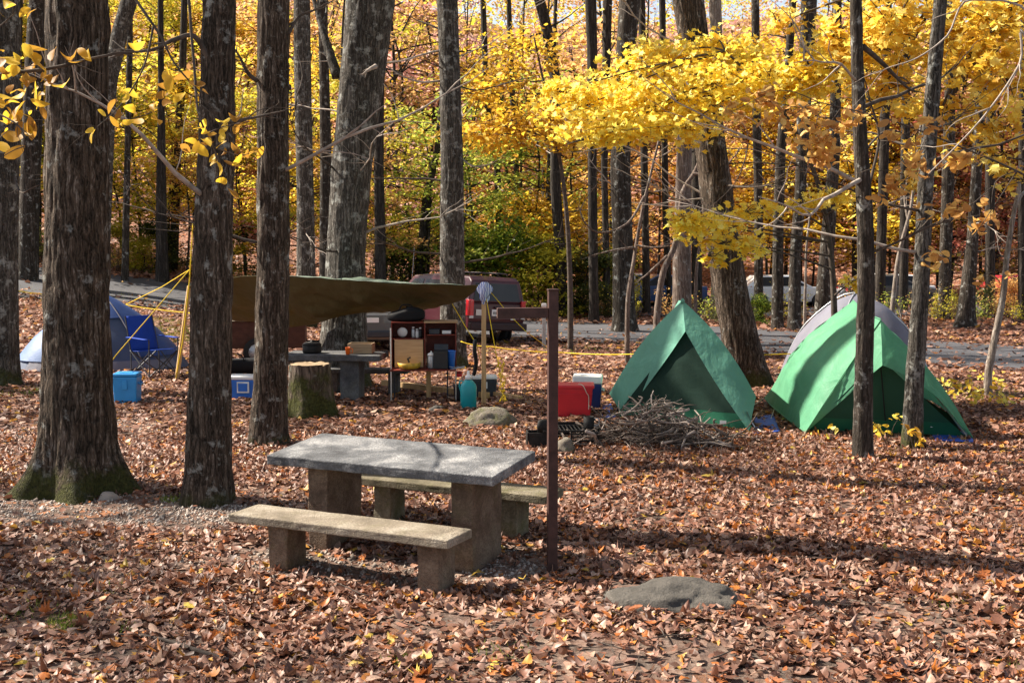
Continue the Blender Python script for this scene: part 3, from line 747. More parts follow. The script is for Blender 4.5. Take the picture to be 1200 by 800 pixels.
# thinner trunks across the road; (base px, Y, [(px,py,w)...], bark)
mids = [
 (30, 40, [(32, 330, 26), (36, 200, 24), (40, 80, 22), (44, 0, 20)], 'bark_dark', 'dark trunk between the border tree and the huge oak at left'),
 (12, 44, [(14, 330, 16), (16, 150, 16), (20, 0, 14)], 'bark_dark', None),
 (148, 42, [(146, 330, 9), (149, 200, 8), (152, 60, 7), (153, 0, 6)], 'bark_dark', None),
 (190, 43, [(190, 325, 16), (189, 220, 12), (189, 120, 8), (188, 0, 7)], 'bark_far', None),
 (204, 47, [(203, 320, 12), (207, 200, 10), (214, 80, 9), (216, 0, 8)], 'bark_far', None),
 (124, 38, [(120, 335, 14), (128, 100, 18), (140, 40, 20), (152, 0, 20)], 'bark_grey', 'grey leaning trunk just right of the huge oak, across the road'),
 (357, 34, [(359, 345, 24), (358, 240, 22), (355, 120, 21), (354, 20, 20)], 'bark_grey', 'slender grey trunk left of the broad oak behind the tarp'),
 (381, 38, [(382, 340, 17), (382, 200, 15), (380, 90, 12), (378, 0, 11)], 'bark_dark', 'dark slim trunk close to the left side of the broad grey oak'),
 (446, 44, [(446, 320, 14), (444, 200, 12), (446, 0, 11)], 'bark_far', None),
 (492, 47, [(492, 318, 14), (500, 230, 10), (512, 180, 8), (520, 100, 6)], 'bark_far', None),
 (585, 50, [(586, 310, 9), (583, 200, 8), (570, 120, 8), (566, 0, 7)], 'bark_far', None),
 (612, 52, [(612, 310, 8), (606, 220, 7), (600, 100, 7), (596, 0, 6)], 'bark_far', None),
 (655, 46, [(657, 300, 14), (651, 220, 13), (652, 100, 14), (640, 30, 14), (632, 0, 14)], 'bark_far', 'dark forked trunk beyond the van, right of the green bush'),
 (640, 50, [(640, 330, 8), (644, 200, 7), (648, 100, 6)], 'bark_far', None),
 (694, 43, [(696, 360, 12), (694, 200, 11), (694, 60, 13), (692, 0, 14)], 'bark_far', None),
 (705, 46, [(712, 360, 9), (708, 200, 8), (712, 0, 12)], 'bark_far', None),
 (756, 47, [(758, 375, 10), (756, 250, 9), (752, 0, 9)], 'bark_far', None),
 (817, 50, [(817, 360, 14), (816, 220, 12), (818, 0, 11)], 'bark_far', None),
 (841, 44, [(841, 380, 16), (840, 60, 15), (838, 0, 15)], 'bark_pale', 'pale grey trunk showing above the yellow leaves, behind the leaning oak'),
 (889, 42, [(889, 385, 12), (889, 250, 11), (886, 100, 10), (885, 0, 10)], 'bark_dark', None),
 (910, 39, [(911, 390, 16), (912, 260, 13), (915, 180, 12), (925, 60, 10)], 'bark_dark', 'black trunk left of the grey dome tent, thin and straight'),
 (931, 38, [(931, 388, 18), (932, 300, 14), (938, 220, 13), (944, 90, 18), (948, 0, 20)], 'bark_dark', 'black trunk standing right behind the left edge of the grey dome tent'),
 (964, 41, [(962, 385, 20), (970, 280, 18), (978, 180, 14), (980, 60, 12)], 'bark_dark', 'dark trunk rising behind the grey dome tent, leaning right'),
 (1106, 44, [(1106, 395, 16), (1108, 300, 14), (1112, 180, 15), (1114, 60, 12)], 'bark_dark', None),
 (1132, 40, [(1130, 398, 24), (1134, 340, 18), (1140, 280, 14), (1150, 100, 12)], 'bark_dark', 'dark bent trunk between the right slim trunk and the pale sapling'),
 (1159, 46, [(1160, 390, 12), (1160, 250, 12), (1162, 80, 11)], 'bark_far', None),
 (1198, 43, [(1198, 395, 10), (1197, 250, 9), (1199, 80, 9)], 'bark_far', None),
 (1058, 48, [(1058, 380, 12), (1060, 250, 11), (1062, 60, 10)], 'bark_far', None),
 (782, 52, [(784, 370, 9), (780, 250, 8), (776, 0, 8)], 'bark_far', None),
 (1020, 46, [(1030, 380, 14), (1034, 250, 12), (1038, 100, 11)], 'bark_far', None),
]
for i, (bx, Y, pts, bark, lab) in enumerate(mids):
    kw = dict(group=None if lab else 'slender dark trunks across the road')
    tall_tree(lab or 'slender dark forest trunk standing across the road', bx, Y, pts, bark, 18 + (i % 4), 'forest_tree', .25, 0, 18, .2, ('leaf_yellow', 'leaf_gold', 'leaf_orange')[i % 3], 4, 20 + i, crown=(i % 6 == 0), dead=3, **kw)

# bare pale saplings
def sapling(label, Y, pts, r0, mat, forks=(), name='sapling'):
    base = G(pts[0][0], pts[0][1]) if Y is None else Vector((ray(pts[0][0], 400)[0] * Y, Y, 0))
    base.z = gz(base.x, base.y); Y = base.y
    t = thing(name, label, 'sapling', base)
    mb = MB(); pp = smooth_path([Vector((0, 0, -.1))] + [at(px, py, Y) - base for px, py in pts[1:]])
    mb.tube(pp, [r0 * (1 - .65 * i / (len(pp) - 1)) for i in range(len(pp))], 8); mb.build('trunk', M[mat], t, smooth=True)
    for fk in forks:
        mb = MB(); q = smooth_path([at(px, py, Y + dy) - base for px, py, dy in fk]); rf = r0 * .5
        mb.tube(q, [rf * (1 - .8 * i / (len(q) - 1)) for i in range(len(q))], 6); side_twigs(mb, q, rf * .4, 3)
        mb.build('branch', M[mat], t, smooth=True)
    return t
sapling('thin pale bare sapling at far right in front of the road', None, [(1159, 467), (1158, 440), (1165, 400), (1175, 350), (1180, 300), (1188, 250), (1192, 230), (1198, 190)], .075, 'bark_pale', [[(1190, 240, 0), (1200, 225, .2), (1215, 215, .3)]])
sapling('thin brown sapling left of the front green tent, bending right as it rises', None, [(736, 432), (735, 400), (736, 350), (742, 310), (752, 250), (760, 215), (772, 165)], .06, 'bark_pink',
        [[(742, 290, 0), (720, 293, -.3), (690, 300, -.6)], [(745, 287, 0), (765, 290, -.2), (785, 288, -.4)], [(755, 230, 0), (735, 262, -.3), (700, 272, -.6), (680, 248, -.8), (700, 215, -.9)]])
sapling('crooked brown sapling behind the front green tent, forking at mid height', 31.5, [(769, 395), (770, 370), (777, 320), (790, 290), (796, 260), (800, 225), (815, 200), (830, 165), (850, 150)], .10, 'bark_pink',
        [[(782, 300, 0), (760, 320, .2), (748, 330, .3)], [(812, 203, 0), (830, 205, -.2), (850, 195, -.4), (870, 172, -.6)]])
sapling('forked pale sapling rising behind the right green tent', 22.5, [(1040, 410), (1044, 380), (1048, 340), (1053, 300), (1062, 265), (1068, 240), (1074, 190), (1080, 140)], .055, 'bark_pale',
        [[(1048, 352, 0), (1056, 370, -.1), (1050, 390, -.1)], [(1064, 258, 0), (1060, 230, .2), (1066, 200, .3)]])
sapling('thin grey leaning stem left of the grey dome tent', 24, [(944, 405), (943, 370), (944, 330), (945, 290), (950, 240), (946, 215)], .035, 'bark_pale')
sapling('slim brown stem rising between the tent peak and the leaning oak', 32.5, [(816, 390), (815, 345), (818, 300), (824, 280), (838, 262)], .06, 'bark_pink')

# ------------------------------------------------------------------ understory / bright maple sprays
def spray_tree(name, label, base, stem, r0, sprays, leafmat, size, tm, per=1.0, flat=.3, bark='twig', spread=.7, cat='tree', curl=.25, seed=2, tw=3):
    """sprays: list of (px,py,rx_px,ry_px,Y,n)"""
    rng = np.random.default_rng(seed); rnd = random.Random(seed)
    t = thing(name, label, cat, base)
    mb = MB(); pp = smooth_path([Vector((0, 0, -.1))] + [Vector(p) - base for p in stem])
    mb.tube(pp, [r0 * (1 - .75 * i / (len(pp) - 1)) for i in range(len(pp))], 8); mb.build('trunk', M[bark], t, smooth=True)
    parts = []; bb = MB()
    for px, py, rx, ry, Y, n in sprays:
        c = at(px, py, Y) - base; RX, RZ = rx / F * Y, ry / F * Y; RYd = RX * .75
        # nearest stem point, limb out to the spray
        s = min(pp, key=lambda q: (q - c).length + abs(q.z - c.z + .3) * .5)
        mid = (s + c) / 2 + Vector((rnd.uniform(-.1, .1), rnd.uniform(-.1, .1), rnd.uniform(-.05, .2)))
        q = smooth_path([s, mid, c, c + (c - s).normalized() * RX * .6], 4)
        rb = max(.006, r0 * .3); bb.tube(q, [rb * (1 - .8 * i / (len(q) - 1)) for i in range(len(q))], 5)
        for _ in range(tw + int(rx / 18)):
            k = rnd.randrange(len(q) // 2, len(q)); e = c + Vector((rnd.uniform(-1, 1) * RX, rnd.uniform(-1, 1) * RYd, rnd.uniform(-.8, .8) * RZ))
            m2 = (q[k] + e) / 2 + Vector((0, 0, .04)); bb.tube(smooth_path([q[k], m2, e], 3), [rb * .4, rb * .36, rb * .3, rb * .26, rb * .22, rb * .18, rb * .12][:7], 4)
        # leaves: sub-sprays, drooping outwards
        n = int(n * per); ns = max(3, n // 11); sc = rng.normal(0, .5, (ns, 3)); sc *= np.minimum(1, 1.0 / np.maximum(np.linalg.norm(sc, axis=1), 1e-6))[:, None]
        k = rng.integers(0, ns, n); p = sc[k] + rng.normal(0, .18, (n, 3)) * np.array([1, 1, 1.9])
        p = p * np.array([RX, RYd, RZ]) + np.array(c)
        parts.append(leaf_geo(tm, p, upish(n, spread, rng) + np.array([[0, -.35, 0]]), size * rng.lognormal(0, .22, n), curl, rng))
    mesh_obj('branches', joined('branches', [mbnp(bb)]), M[bark], t, smooth=True)
    mesh_obj('crown', np_mesh('crown', *merge(parts)), M[leafmat], t)
    return t

S_A = [(700, 118, 62, 22, 18.6, 420), (665, 105, 30, 14, 18.4, 140), (745, 92, 50, 26, 19, 420), (790, 62, 55, 20, 19.5, 420), (838, 60, 45, 20, 19.5, 340), (770, 125, 70, 26, 18.8, 620), (835, 105, 75, 30, 18.6, 800),
       (900, 98, 60, 26, 18.4, 560), (955, 92, 45, 22, 18.2, 360), (725, 150, 70, 18, 18.3, 460), (800, 150, 55, 16, 18.3, 300), (690, 160, 45, 10, 18.3, 180), (980, 70, 40, 25, 18.4, 260), (870, 75, 40, 18, 19, 220),
       (830, 262, 48, 15, 18.0, 260), (862, 288, 40, 14, 18.0, 170), (800, 258, 24, 10, 18.0, 90), (885, 250, 30, 14, 18, 90), (838, 300, 16, 12, 18, 40), (975, 232, 40, 10, 18, 130), (940, 242, 20, 8, 18, 50), (1000, 330, 24, 14, 18, 60)]
bA = Vector((5.1, 18.7, gz(5.1, 18.7)))
spray_tree('maple_tree', 'young maple with brilliant yellow leaf sprays reaching over the green tents', bA,
           [at(978, 380, 18.7), at(974, 300, 18.7), at(960, 220, 18.7), at(930, 150, 18.7), at(890, 100, 18.7), at(850, 60, 18.8)], .06, S_A, 'leaf_bright', .12, TM_M, 1.3, seed=3, tw=9)
S_B = [(600, 150, 70, 26, 30, 520), (560, 158, 50, 14, 30, 260), (640, 135, 55, 20, 30, 380), (590, 95, 50, 22, 31, 300), (620, 60, 50, 22, 31, 280), (650, 165, 50, 12, 30, 260), (560, 110, 40, 14, 31, 140)]
bB = Vector((1.5, 30.5, gz(1.5, 30.5)))
spray_tree('maple_tree', 'amber leaved maple behind the van with spreading layered sprays', bB,
           [at(668, 330, 30.5), at(664, 250, 30.5), at(655, 180, 30.5), at(640, 110, 30.5), at(625, 40, 30.6)], .08, S_B, 'leaf_gold', .15, TM_6, 1.3, seed=4)
S_C = [(1050, 30, 60, 36, 17.0, 240), (1110, 25, 50, 30, 17.0, 200), (1165, 35, 60, 40, 16.5, 260), (1040, 75, 50, 22, 17.5, 180), (1135, 80, 60, 30, 16.5, 200), (1180, 95, 40, 30, 16.3, 120), (1000, 60, 30, 24, 17.5, 90),
       (1110, 125, 50, 18, 17.0, 110), (1175, 150, 40, 20, 17.0, 80), (1030, 110, 50, 16, 17.5, 90), (980, 40, 24, 20, 17.5, 60), (1020, 15, 50, 20, 17.5, 90), (930, 20, 40, 16, 18.0, 60), (1150, 180, 40, 16, 16.5, 50), (1085, 170, 36, 14, 17.0, 40), (1190, 210, 30, 20, 16.5, 40), (1060, 205, 40, 12, 17.5, 30), (1185, 12, 40, 20, 16.5, 120)]
bC = Vector((9.2, 17.0, gz(9.2, 17.0)))
spray_tree('maple_tree', 'golden maple leaning in at the upper right corner of the photo', bC,
           [bC + Vector((.05, 0, 1.6)), bC + Vector((-.1, .05, 3.4)), bC + Vector((-.7, .1, 5.0)), at(1170, 30, 17.0), at(1060, -10, 17.1)], .09, S_C, 'leaf_lemon', .15, TM_M, 1.55, seed=5, tw=5)
S_D = [(930, 135, 45, 14, 12.5, 70), (965, 155, 40, 18, 12.5, 70), (905, 120, 40, 18, 12.6, 55), (1080, 160, 34, 20, 12, 44), (1075, 200, 34, 18, 12, 34), (1140, 190, 40, 16, 12, 36), (950, 185, 40, 18, 12.6, 44), (1000, 140, 40, 12, 12.4, 40), (860, 130, 20, 14, 12.5, 18), (1055, 225, 40, 14, 12.2, 30),
       (1110, 250, 40, 14, 12, 26), (1160, 260, 30, 20, 12, 22), (1120, 310, 40, 16, 12, 24), (1165, 325, 26, 14, 12, 12)]
bD = Vector((6.5, 12.3, gz(6.5, 12.3)))
spray_tree('beech_sapling', 'sapling with sparse orange-tan leaves at right beyond the slim trunks', bD,
           [bD + Vector((0, 0, 1.2)), at(1300, 270, 12.3), at(1210, 210, 12.3), at(1120, 170, 12.3), at(1040, 140, 12.3), at(960, 120, 12.4)], .018, S_D, 'leaf_tan', .11, TM_V, 1.0, seed=6, spread=.8)
# whip branch, upper right
def whip(label, Y, pts, base, r0=.02):
    t = thing('sapling', label, 'sapling', base)
    mb = MB(); pp = smooth_path([Vector((0, 0, -.1)), Vector((0, 0, 1.0))] + [at(px, py, Y) - base for px, py in pts]); mb.tube(pp, [r0 * (1 - .75 * i / (len(pp) - 1)) for i in range(len(pp))], 7)
    side_twigs(mb, pp[8:], r0 * .4, 5, .6); mb.build('stem', M['twig_pale'], t, smooth=True)
b = Vector((5.6, 10.5, gz(5.6, 10.5)))
whip('bare whip-like sapling arching up through the right border of the photo', 10.5, [(1262, 190), (1200, 40), (1195, 75), (1150, 140), (1088, 204)], b)
b = Vector((5.9, 12.6, gz(5.9, 12.6)))
whip('bare pale whip arching over the golden maple at the upper right', 12.6, [(1230, 60), (1140, 0), (1110, 42), (1075, 68), (1040, 80), (1030, 88)], b, .016)

# left foreground oak/beech sprays hanging in from the left
def explicit_spray(name, label, base, stem, branches, leaves, mat, size, seed):
    rng = np.random.default_rng(seed); t = thing(name, label, 'sapling', base)
    mb = MB(); pp = smooth_path([Vector((0, 0, -.1))] + [Vector(p) - base for p in stem]); mb.tube(pp, [.035 * (1 - .6 * i / (len(pp) - 1)) for i in range(len(pp))], 8)
    mb.build('trunk', M['twig'], t, smooth=True)
    for br, r in branches:
        mb = MB(); q = smooth_path([Vector(p) - base for p in br]); mb.tube(q, [r * (1 - .7 * i / (len(q) - 1)) for i in range(len(q))], 6); side_twigs(mb, q, r * .4, 4, .35)
        mb.build('branch', M['twig'], t, smooth=True)
    pos = np.array([at(x + rng.normal(0, 3), y + rng.normal(0, 3), Y + rng.normal(0, .12)) - base for x, y, Y in leaves])
    n = len(pos); nr = rng.normal(0, .6, (n, 3)) + np.array([[0, -.55, .65]])
    parts = [leaf_geo(TM_V if seed % 2 else TM_M, pos, nr, size * rng.lognormal(0, .2, n), .28, rng)]
    mesh_obj('leaves', np_mesh('leaves', *merge(parts)), M[mat], t)
L1 = [(x, y, 6.2) for x, y in ((5, 62), (28, 60), (12, 88), (32, 75), (38, 98), (8, 108), (24, 124), (44, 120), (15, 132), (3, 140), (35, 135), (20, 150), (32, 155), (8, 155), (48, 108), (52, 92), (60, 62), (78, 66), (85, 78), (96, 60), (102, 62),
                                (75, 100), (62, 95), (4, 75), (18, 105), (50, 130), (14, 120), (28, 108), (40, 82), (20, 68), (22, 176), (6, 15), (16, 8), (25, 18), (36, 10), (8, 125), (34, 145), (26, 138), (42, 106), (2, 60), (46, 75), (10, 98), (30, 90), (22, 84), (50, 120), (6, 92), (38, 110), (18, 140), (30, 132), (46, 60), (12, 72), (0, 118), (26, 100), (40, 66), (8, 146), (36, 152), (16, 160), (4, 170), (54, 84), (33, 62))]
bl = Vector((-4.2, 6.2, gz(-4.2, 6.2)))
explicit_spray('beech_sapling', 'leafy yellow beech branch reaching in from the left border in front of the huge oak', bl, [bl + Vector((0, 0, 1.4)), at(-110, 105, 6.2)],
               [([at(-110, 105, 6.2), at(-20, 90, 6.2), at(60, 80, 6.2), at(120, 66, 6.2), at(170, 60, 6.3)], .014), ([at(-80, 105, 6.2), at(-10, 130, 6.2), at(24, 150, 6.1), at(28, 175, 6.1)], .008),
                ([at(-60, 90, 6.2), at(-10, 40, 6.2), at(20, 14, 6.2)], .007)], L1, 'leaf_gold', .09, 21)
L2 = [(x, y, 6.8) for x, y in ((105, 158), (112, 152), (118, 130), (128, 124), (140, 130), (150, 118), (135, 142), (150, 146), (165, 142), (160, 128), (172, 100), (185, 95), (195, 92), (205, 85), (214, 90), (225, 92), (238, 112), (230, 104),
                                (190, 138), (176, 122), (210, 110), (158, 105), (182, 112), (200, 130), (196, 100), (168, 90), (160, 55))]
bl2 = Vector((-4.7, 7.0, gz(-4.7, 7.0)))
explicit_spray('beech_sapling', 'spray of mustard leaves crossing the gap between the huge oak and the second trunk', bl2, [bl2 + Vector((0, 0, 1.5)), bl2 + Vector((.2, 0, 3.2)), at(-60, -60, 6.9), at(20, -70, 6.9)],
               [([at(20, -70, 6.9), at(120, -40, 6.9), at(180, 30, 6.8), at(205, 75, 6.8), at(236, 110, 6.8)], .012), ([at(180, 30, 6.8), at(168, 80, 6.8), at(140, 125, 6.8), at(110, 152, 6.8)], .007)], L2, 'leaf_gold', .095, 23)
L3 = [(x, y, 6.6) for x, y in ((232, 150), (245, 145), (258, 143), (270, 140), (275, 150), (238, 160), (250, 158), (262, 152), (230, 172), (240, 178), (252, 180), (262, 178), (248, 192), (262, 196), (272, 190), (258, 212), (272, 218), (285, 178), (300, 177), (306, 174),
                                (280, 186), (226, 168), (220, 178), (244, 170), (255, 168), (268, 175), (238, 150), (262, 160))]
bl3 = Vector((-5.1, 6.7, gz(-5.1, 6.7)))
explicit_spray('beech_sapling', 'cluster of curled golden leaves dangling in front of the second trunk', bl3, [bl3 + Vector((0, 0, 1.6)), bl3 + Vector((.3, 0, 3.3)), at(60, -150, 6.7), at(140, -120, 6.7)],
               [([at(140, -120, 6.7), at(210, -50, 6.7), at(226, 60, 6.7), at(232, 130, 6.6), at(248, 168, 6.6), at(262, 205, 6.6)], .011), ([at(240, 158, 6.6), at(258, 150, 6.6), at(275, 145, 6.6)], .005), ([at(250, 172, 6.6), at(280, 182, 6.6), at(302, 176, 6.6)], .004)], L3, 'leaf_gold', .088, 25)

# yellow ground sapling by the right tent
def seedling(label, px, py, n, h, mat, seed, w=.3):
    b = G(px, py); rng = np.random.default_rng(seed); rnd = random.Random(seed); t = thing('seedling', label, 'plant', b); mb = MB(); pos = []
    for k in range(5):
        d = Vector((rnd.uniform(-1, 1) * w, rnd.uniform(-1, 1) * w, h * rnd.uniform(.5, 1))); mb.tube([(0, 0, -.03), d * .5 + Vector((0, 0, .05)), d], [.006, .004, .002], 5)
        for j in range(n // 5): f = rnd.uniform(.35, 1.05); pos.append(d * f + Vector((rnd.uniform(-.06, .06), rnd.uniform(-.06, .06), rnd.uniform(-.03, .06))))
    mb.build('stem', M['twig'], t)
    mesh_obj('leaves', np_mesh('leaves', *leaf_geo(TM_V, np.array(pos), upish(len(pos), .6, rng) + np.array([[0, -.5, 0]]), .10 * rng.lognormal(0, .2, len(pos)), .3, rng)), M[mat], t)
seedling('yellow leafed seedling growing between the two slim trunks at the right tent', 1040, 520, 22, .38, 'leaf_bright', 1)
seedling('low yellow and tan seedling at the foot of the right slim trunk', 1072, 532, 16, .34, 'leaf_gold', 2, .12)
seedling('single-stem yellow seedling in front of the dark corner of the right tent', 972, 518, 8, .2, 'leaf_bright', 3, .12)
for k, (px, py) in enumerate(((1105, 470), (1140, 475), (1180, 478), (1125, 460), (1165, 455))):
    b_lab = ('low yellow seedlings among the leaves below the pale sapling at right')
    seedling(b_lab, px, py, 30, .3, 'leaf_bright', 5 + k, .35)
    o = [o for o in COL.objects if o.get('label') == b_lab][-1]; o['group'] = 'yellow seedlings on the right'

# ------------------------------------------------------------------ background woods
PROTO = []
def under_proto(seed, h, nl, r, per, size, low=1.4, flat=.28):
    rn = random.Random(seed); mb = MB(); cl = []
    sp = smooth_path([Vector((0, 0, -.2)), Vector((rn.uniform(-.2, .2), rn.uniform(-.2, .2), h * .35)), Vector((rn.uniform(-.5, .5), rn.uniform(-.5, .5), h * .7)), Vector((rn.uniform(-.8, .8), rn.uniform(-.8, .8), h))])
    mb.tube(sp, [.07 * (1 - .8 * i / (len(sp) - 1)) for i in range(len(sp))], 7)
    for k in range(nl):
        f = rn.uniform(low / h, 1); i = min(int(f * (len(sp) - 1)), len(sp) - 2); a = k * 2.4 + rn.uniform(-.5, .5)
        L = r * (1.15 - .6 * f) * rn.uniform(.6, 1.1)
        pts = limb(mb, sp[i], (cos(a), sin(a), rn.uniform(.1, .6)), L, .03, 4, 5, .2, -.02, rn)
        for q in pts[2:]:
            cl.append((q + Vector((rn.uniform(-.3, .3), rn.uniform(-.3, .3), rn.uniform(-.1, .2))), rn.uniform(.45, .85)))
    return joined('understory_trunk', [mbnp(mb)]), crown_mesh('understory_crown', cl, per, size, TM_D, flat, .55, seed)
for k in range(6): PROTO.append(under_proto(100 + k, 6.5 + .5 * k, 26, 2.9, 62, .155))
BUSH = [under_proto(200 + k, 2.6, 22, 1.5, 120, .13, .25, .45) for k in range(3)]

def plant(proto, label, cat, x, y, s, leaf, name, group, rz, bark='bark_far'):
    tm, cm = proto
    t = thing(name, label, cat, (x, y, gz(x, y)), rz, group); t.scale = (s, s, s)
    mesh_obj('trunk', tm, M[bark], t, smooth=False)
    c = mesh_obj('crown', cm, M[leaf], t); c.material_slots[0].link = 'OBJECT'; c.material_slots[0].material = M[leaf]
    return t
KIND = {'leaf_yellow': 'yellow leaved understory tree in the woods across the road', 'leaf_gold': 'amber leaved understory tree in the woods across the road', 'leaf_olive': 'olive yellow understory tree in the woods across the road',
        'leaf_orange': 'orange leaved understory tree in the woods across the road', 'leaf_red': 'reddish leaved understory tree in the woods across the road', 'leaf_pink': 'faded pink understory tree in the woods across the road',
        'leaf_green': 'green leaved understory tree in the woods across the road', 'leaf_lime': 'lime green understory tree in the woods across the road', 'leaf_lemon': 'pale lemon understory tree in the woods across the road', 'leaf_brown': 'brown leaved understory tree in the woods across the road'}
def pal(px):
    if px < 330: c = ['leaf_olive'] * 4 + ['leaf_yellow'] * 3 + ['leaf_gold', 'leaf_orange']
    elif px < 520: c = ['leaf_gold', 'leaf_olive', 'leaf_orange', 'leaf_lime', 'leaf_brown', 'leaf_pink']
    elif px < 760: c = ['leaf_gold', 'leaf_lime', 'leaf_olive', 'leaf_orange', 'leaf_yellow', 'leaf_brown', 'leaf_pink']
    elif px < 960: c = ['leaf_gold', 'leaf_orange', 'leaf_brown', 'leaf_yellow', 'leaf_olive', 'leaf_pink']
    else: c = ['leaf_yellow', 'leaf_lemon', 'leaf_orange', 'leaf_red', 'leaf_pink', 'leaf_brown', 'leaf_olive']
    return random.choice(c)
for k in range(84):
    px = -120 + 1440 * ((k * .61803) % 1); Y = 46 + 44 * ((k * .3819 + .13) % 1) ** 1.1
    if px > 720: Y = max(Y, 59) if Y < 58 else Y
    x = ray(px, 400)[0] * Y
    lf = pal(px); plant(PROTO[k % 6], KIND[lf], 'tree', x, Y, random.uniform(1.0, 1.75), lf, 'understory_tree', KIND[lf] + 's', random.uniform(0, 6.28))
# hand-placed colour notes: (px, Y, scale, leaf, proto, lift-kind)
for px, Y, s, lf in ((170, 47, 1.05, 'leaf_olive'), (235, 47, 1.1, 'leaf_yellow'), (200, 46.5, .95, 'leaf_yellow'), (145, 46.5, .9, 'leaf_olive'), (265, 47.5, 1.0, 'leaf_olive'), (100, 47, 1.0, 'leaf_yellow'), (330, 47.5, 1.1, 'leaf_olive'), (220, 45.6, .7, 'leaf_orange'), (290, 46.2, .8, 'leaf_red'), (40, 46, .8, 'leaf_olive'), (365, 46, 1.0, 'leaf_gold'), (410, 48, 1.1, 'leaf_olive'), (500, 47, .95, 'leaf_lime'), (540, 46.5, 1.0, 'leaf_lime'), (60, 49, 1.0, 'leaf_olive'), (120, 52, 1.2, 'leaf_yellow'), (290, 50, 1.2, 'leaf_yellow'), (20, 53, 1.3, 'leaf_orange'), (350, 52, 1.2, 'leaf_yellow'),
                     (450, 47, .9, 'leaf_orange'), (480, 50, 1.1, 'leaf_olive'), (560, 49, 1.2, 'leaf_lime'), (620, 50, 1.2, 'leaf_lime'), (680, 51, 1.15, 'leaf_gold'), (600, 55, 1.7, 'leaf_gold'), (460, 55, 1.6, 'leaf_brown'), (500, 58, 1.9, 'leaf_pink'), (660, 57, 1.8, 'leaf_orange'), (700, 58, 1.3, 'leaf_orange'),
                     (900, 60, 1.2, 'leaf_yellow'), (960, 63, 1.4, 'leaf_yellow'), (1040, 59, 1.2, 'leaf_yellow'), (1110, 58, 1.1, 'leaf_red'), (1170, 60, 1.2, 'leaf_orange'), (1080, 62, 1.3, 'leaf_gold'), (1150, 64, 1.5, 'leaf_pink'), (770, 60, 1.2, 'leaf_orange'), (840, 61, 1.3, 'leaf_orange')):
    plant(PROTO[int(px) % 6], KIND[lf], 'tree', ray(px, 400)[0] * Y, Y, s, lf, 'understory_tree', KIND[lf] + 's', px * .37)
# shrubs along the far road edge
for px, Y, s, lf, lab in ((590, 46.5, 1.25, 'leaf_green', 'green shrub behind the van with yellowing top, left part'), (630, 46, 1.1, 'leaf_olive', 'yellow-green shrub just right of the van roof'), (660, 47.5, .95, 'leaf_dark', None), (690, 46.5, .9, 'leaf_dark', None), (550, 46.5, 1.0, 'leaf_green', 'green shrub showing behind the pale trunk at the van'),
                          (470, 46.5, .8, 'leaf_dark', None), (640, 49, 1.6, 'leaf_gold', 'tall amber shrub above the green shrubs by the van'), (170, 45.8, .55, 'leaf_olive', None), (195, 46.2, .7, 'leaf_dark', None), (150, 46.4, .6, 'leaf_olive', None), (300, 46.5, .8, 'leaf_dark', None), (270, 46.2, .5, 'leaf_olive', None),
                          (20, 46, .6, 'leaf_olive', None), (730, 45, .4, 'leaf_olive', None), (890, 41, .35, 'leaf_green', 'small green bush left of the black trunks beyond the road'), (850, 42, .35, 'leaf_dark', None), (1110, 44.5, .35, 'leaf_olive', None), (1180, 44, .5, 'leaf_orange', None), (1150, 45, .4, 'leaf_dark', None), (700, 44.7, .45, 'leaf_dark', None), (715, 48, .9, 'leaf_olive', None)):
    plant(BUSH[int(px) % 3], lab or {'leaf_dark': 'dark green shrub in the woods edge across the road', 'leaf_olive': 'olive yellow shrub at the woods edge across the road', 'leaf_orange': 'orange shrub at the far right road edge'}[lf], 'shrub',
          ray(px, 400)[0] * Y, Y, s, lf, 'shrub', None if lab else ('shrubs across the road ' + lf[5:]), px * .7)
BRUSH = []
for k in range(3):
    rn = random.Random(400 + k); mb = MB()
    for j in range(26):
        a = rn.uniform(0, 6.28); pts = limb(mb, (rn.uniform(-.5, .5), rn.uniform(-.3, .3), -.05), (cos(a) * .5, sin(a) * .5, 1), rn.uniform(1.0, 2.6), .013, 4, 6, .3, 0, rn); side_twigs(mb, pts, .007, 4, .7, rn)
    rl = np.random.default_rng(400 + k); p = np.array([v for v in mb.v if v[2] > .3]); p = p[rl.integers(0, len(p), 420)] + rl.normal(0, .09, (420, 3))
    BRUSH.append((joined('brush_stems', [mbnp(mb)]), np_mesh('brush_leaves', *leaf_geo(TM_D, p, upish(420, .7, rl), .12 * rl.lognormal(0, .3, 420), 0, rl))))
for k, (px, Y) in enumerate(((705, 44.6), (735, 44), (790, 43.5), (830, 43), (858, 42.6), (928, 42.5), (1000, 43), (1045, 43.4), (1080, 43), (1100, 42.4), (1125, 43.6), (1150, 42.5), (1175, 43.4), (1195, 42.6), (420, 45.5), (450, 46), (330, 45.5), (250, 45.2), (140, 45), (60, 45.2), (10, 45))):
    lf = ('leaf_brown', 'leaf_olive', 'leaf_orange', 'leaf_lime')[k % 4]
    plant(BRUSH[k % 3], {'leaf_brown': 'twiggy brown undergrowth bush along the far road edge', 'leaf_olive': 'twiggy olive undergrowth bush along the far road edge', 'leaf_orange': 'twiggy orange undergrowth bush along the far road edge', 'leaf_lime': 'twiggy lime green undergrowth bush along the far road edge'}[lf],
          'shrub', ray(px, 400)[0] * Y, Y, (.55 if px > 690 else .8) * random.uniform(.8, 1.25), lf, 'shrub', 'undergrowth along the far road edge ' + lf[5:], k * 1.1, 'twig')
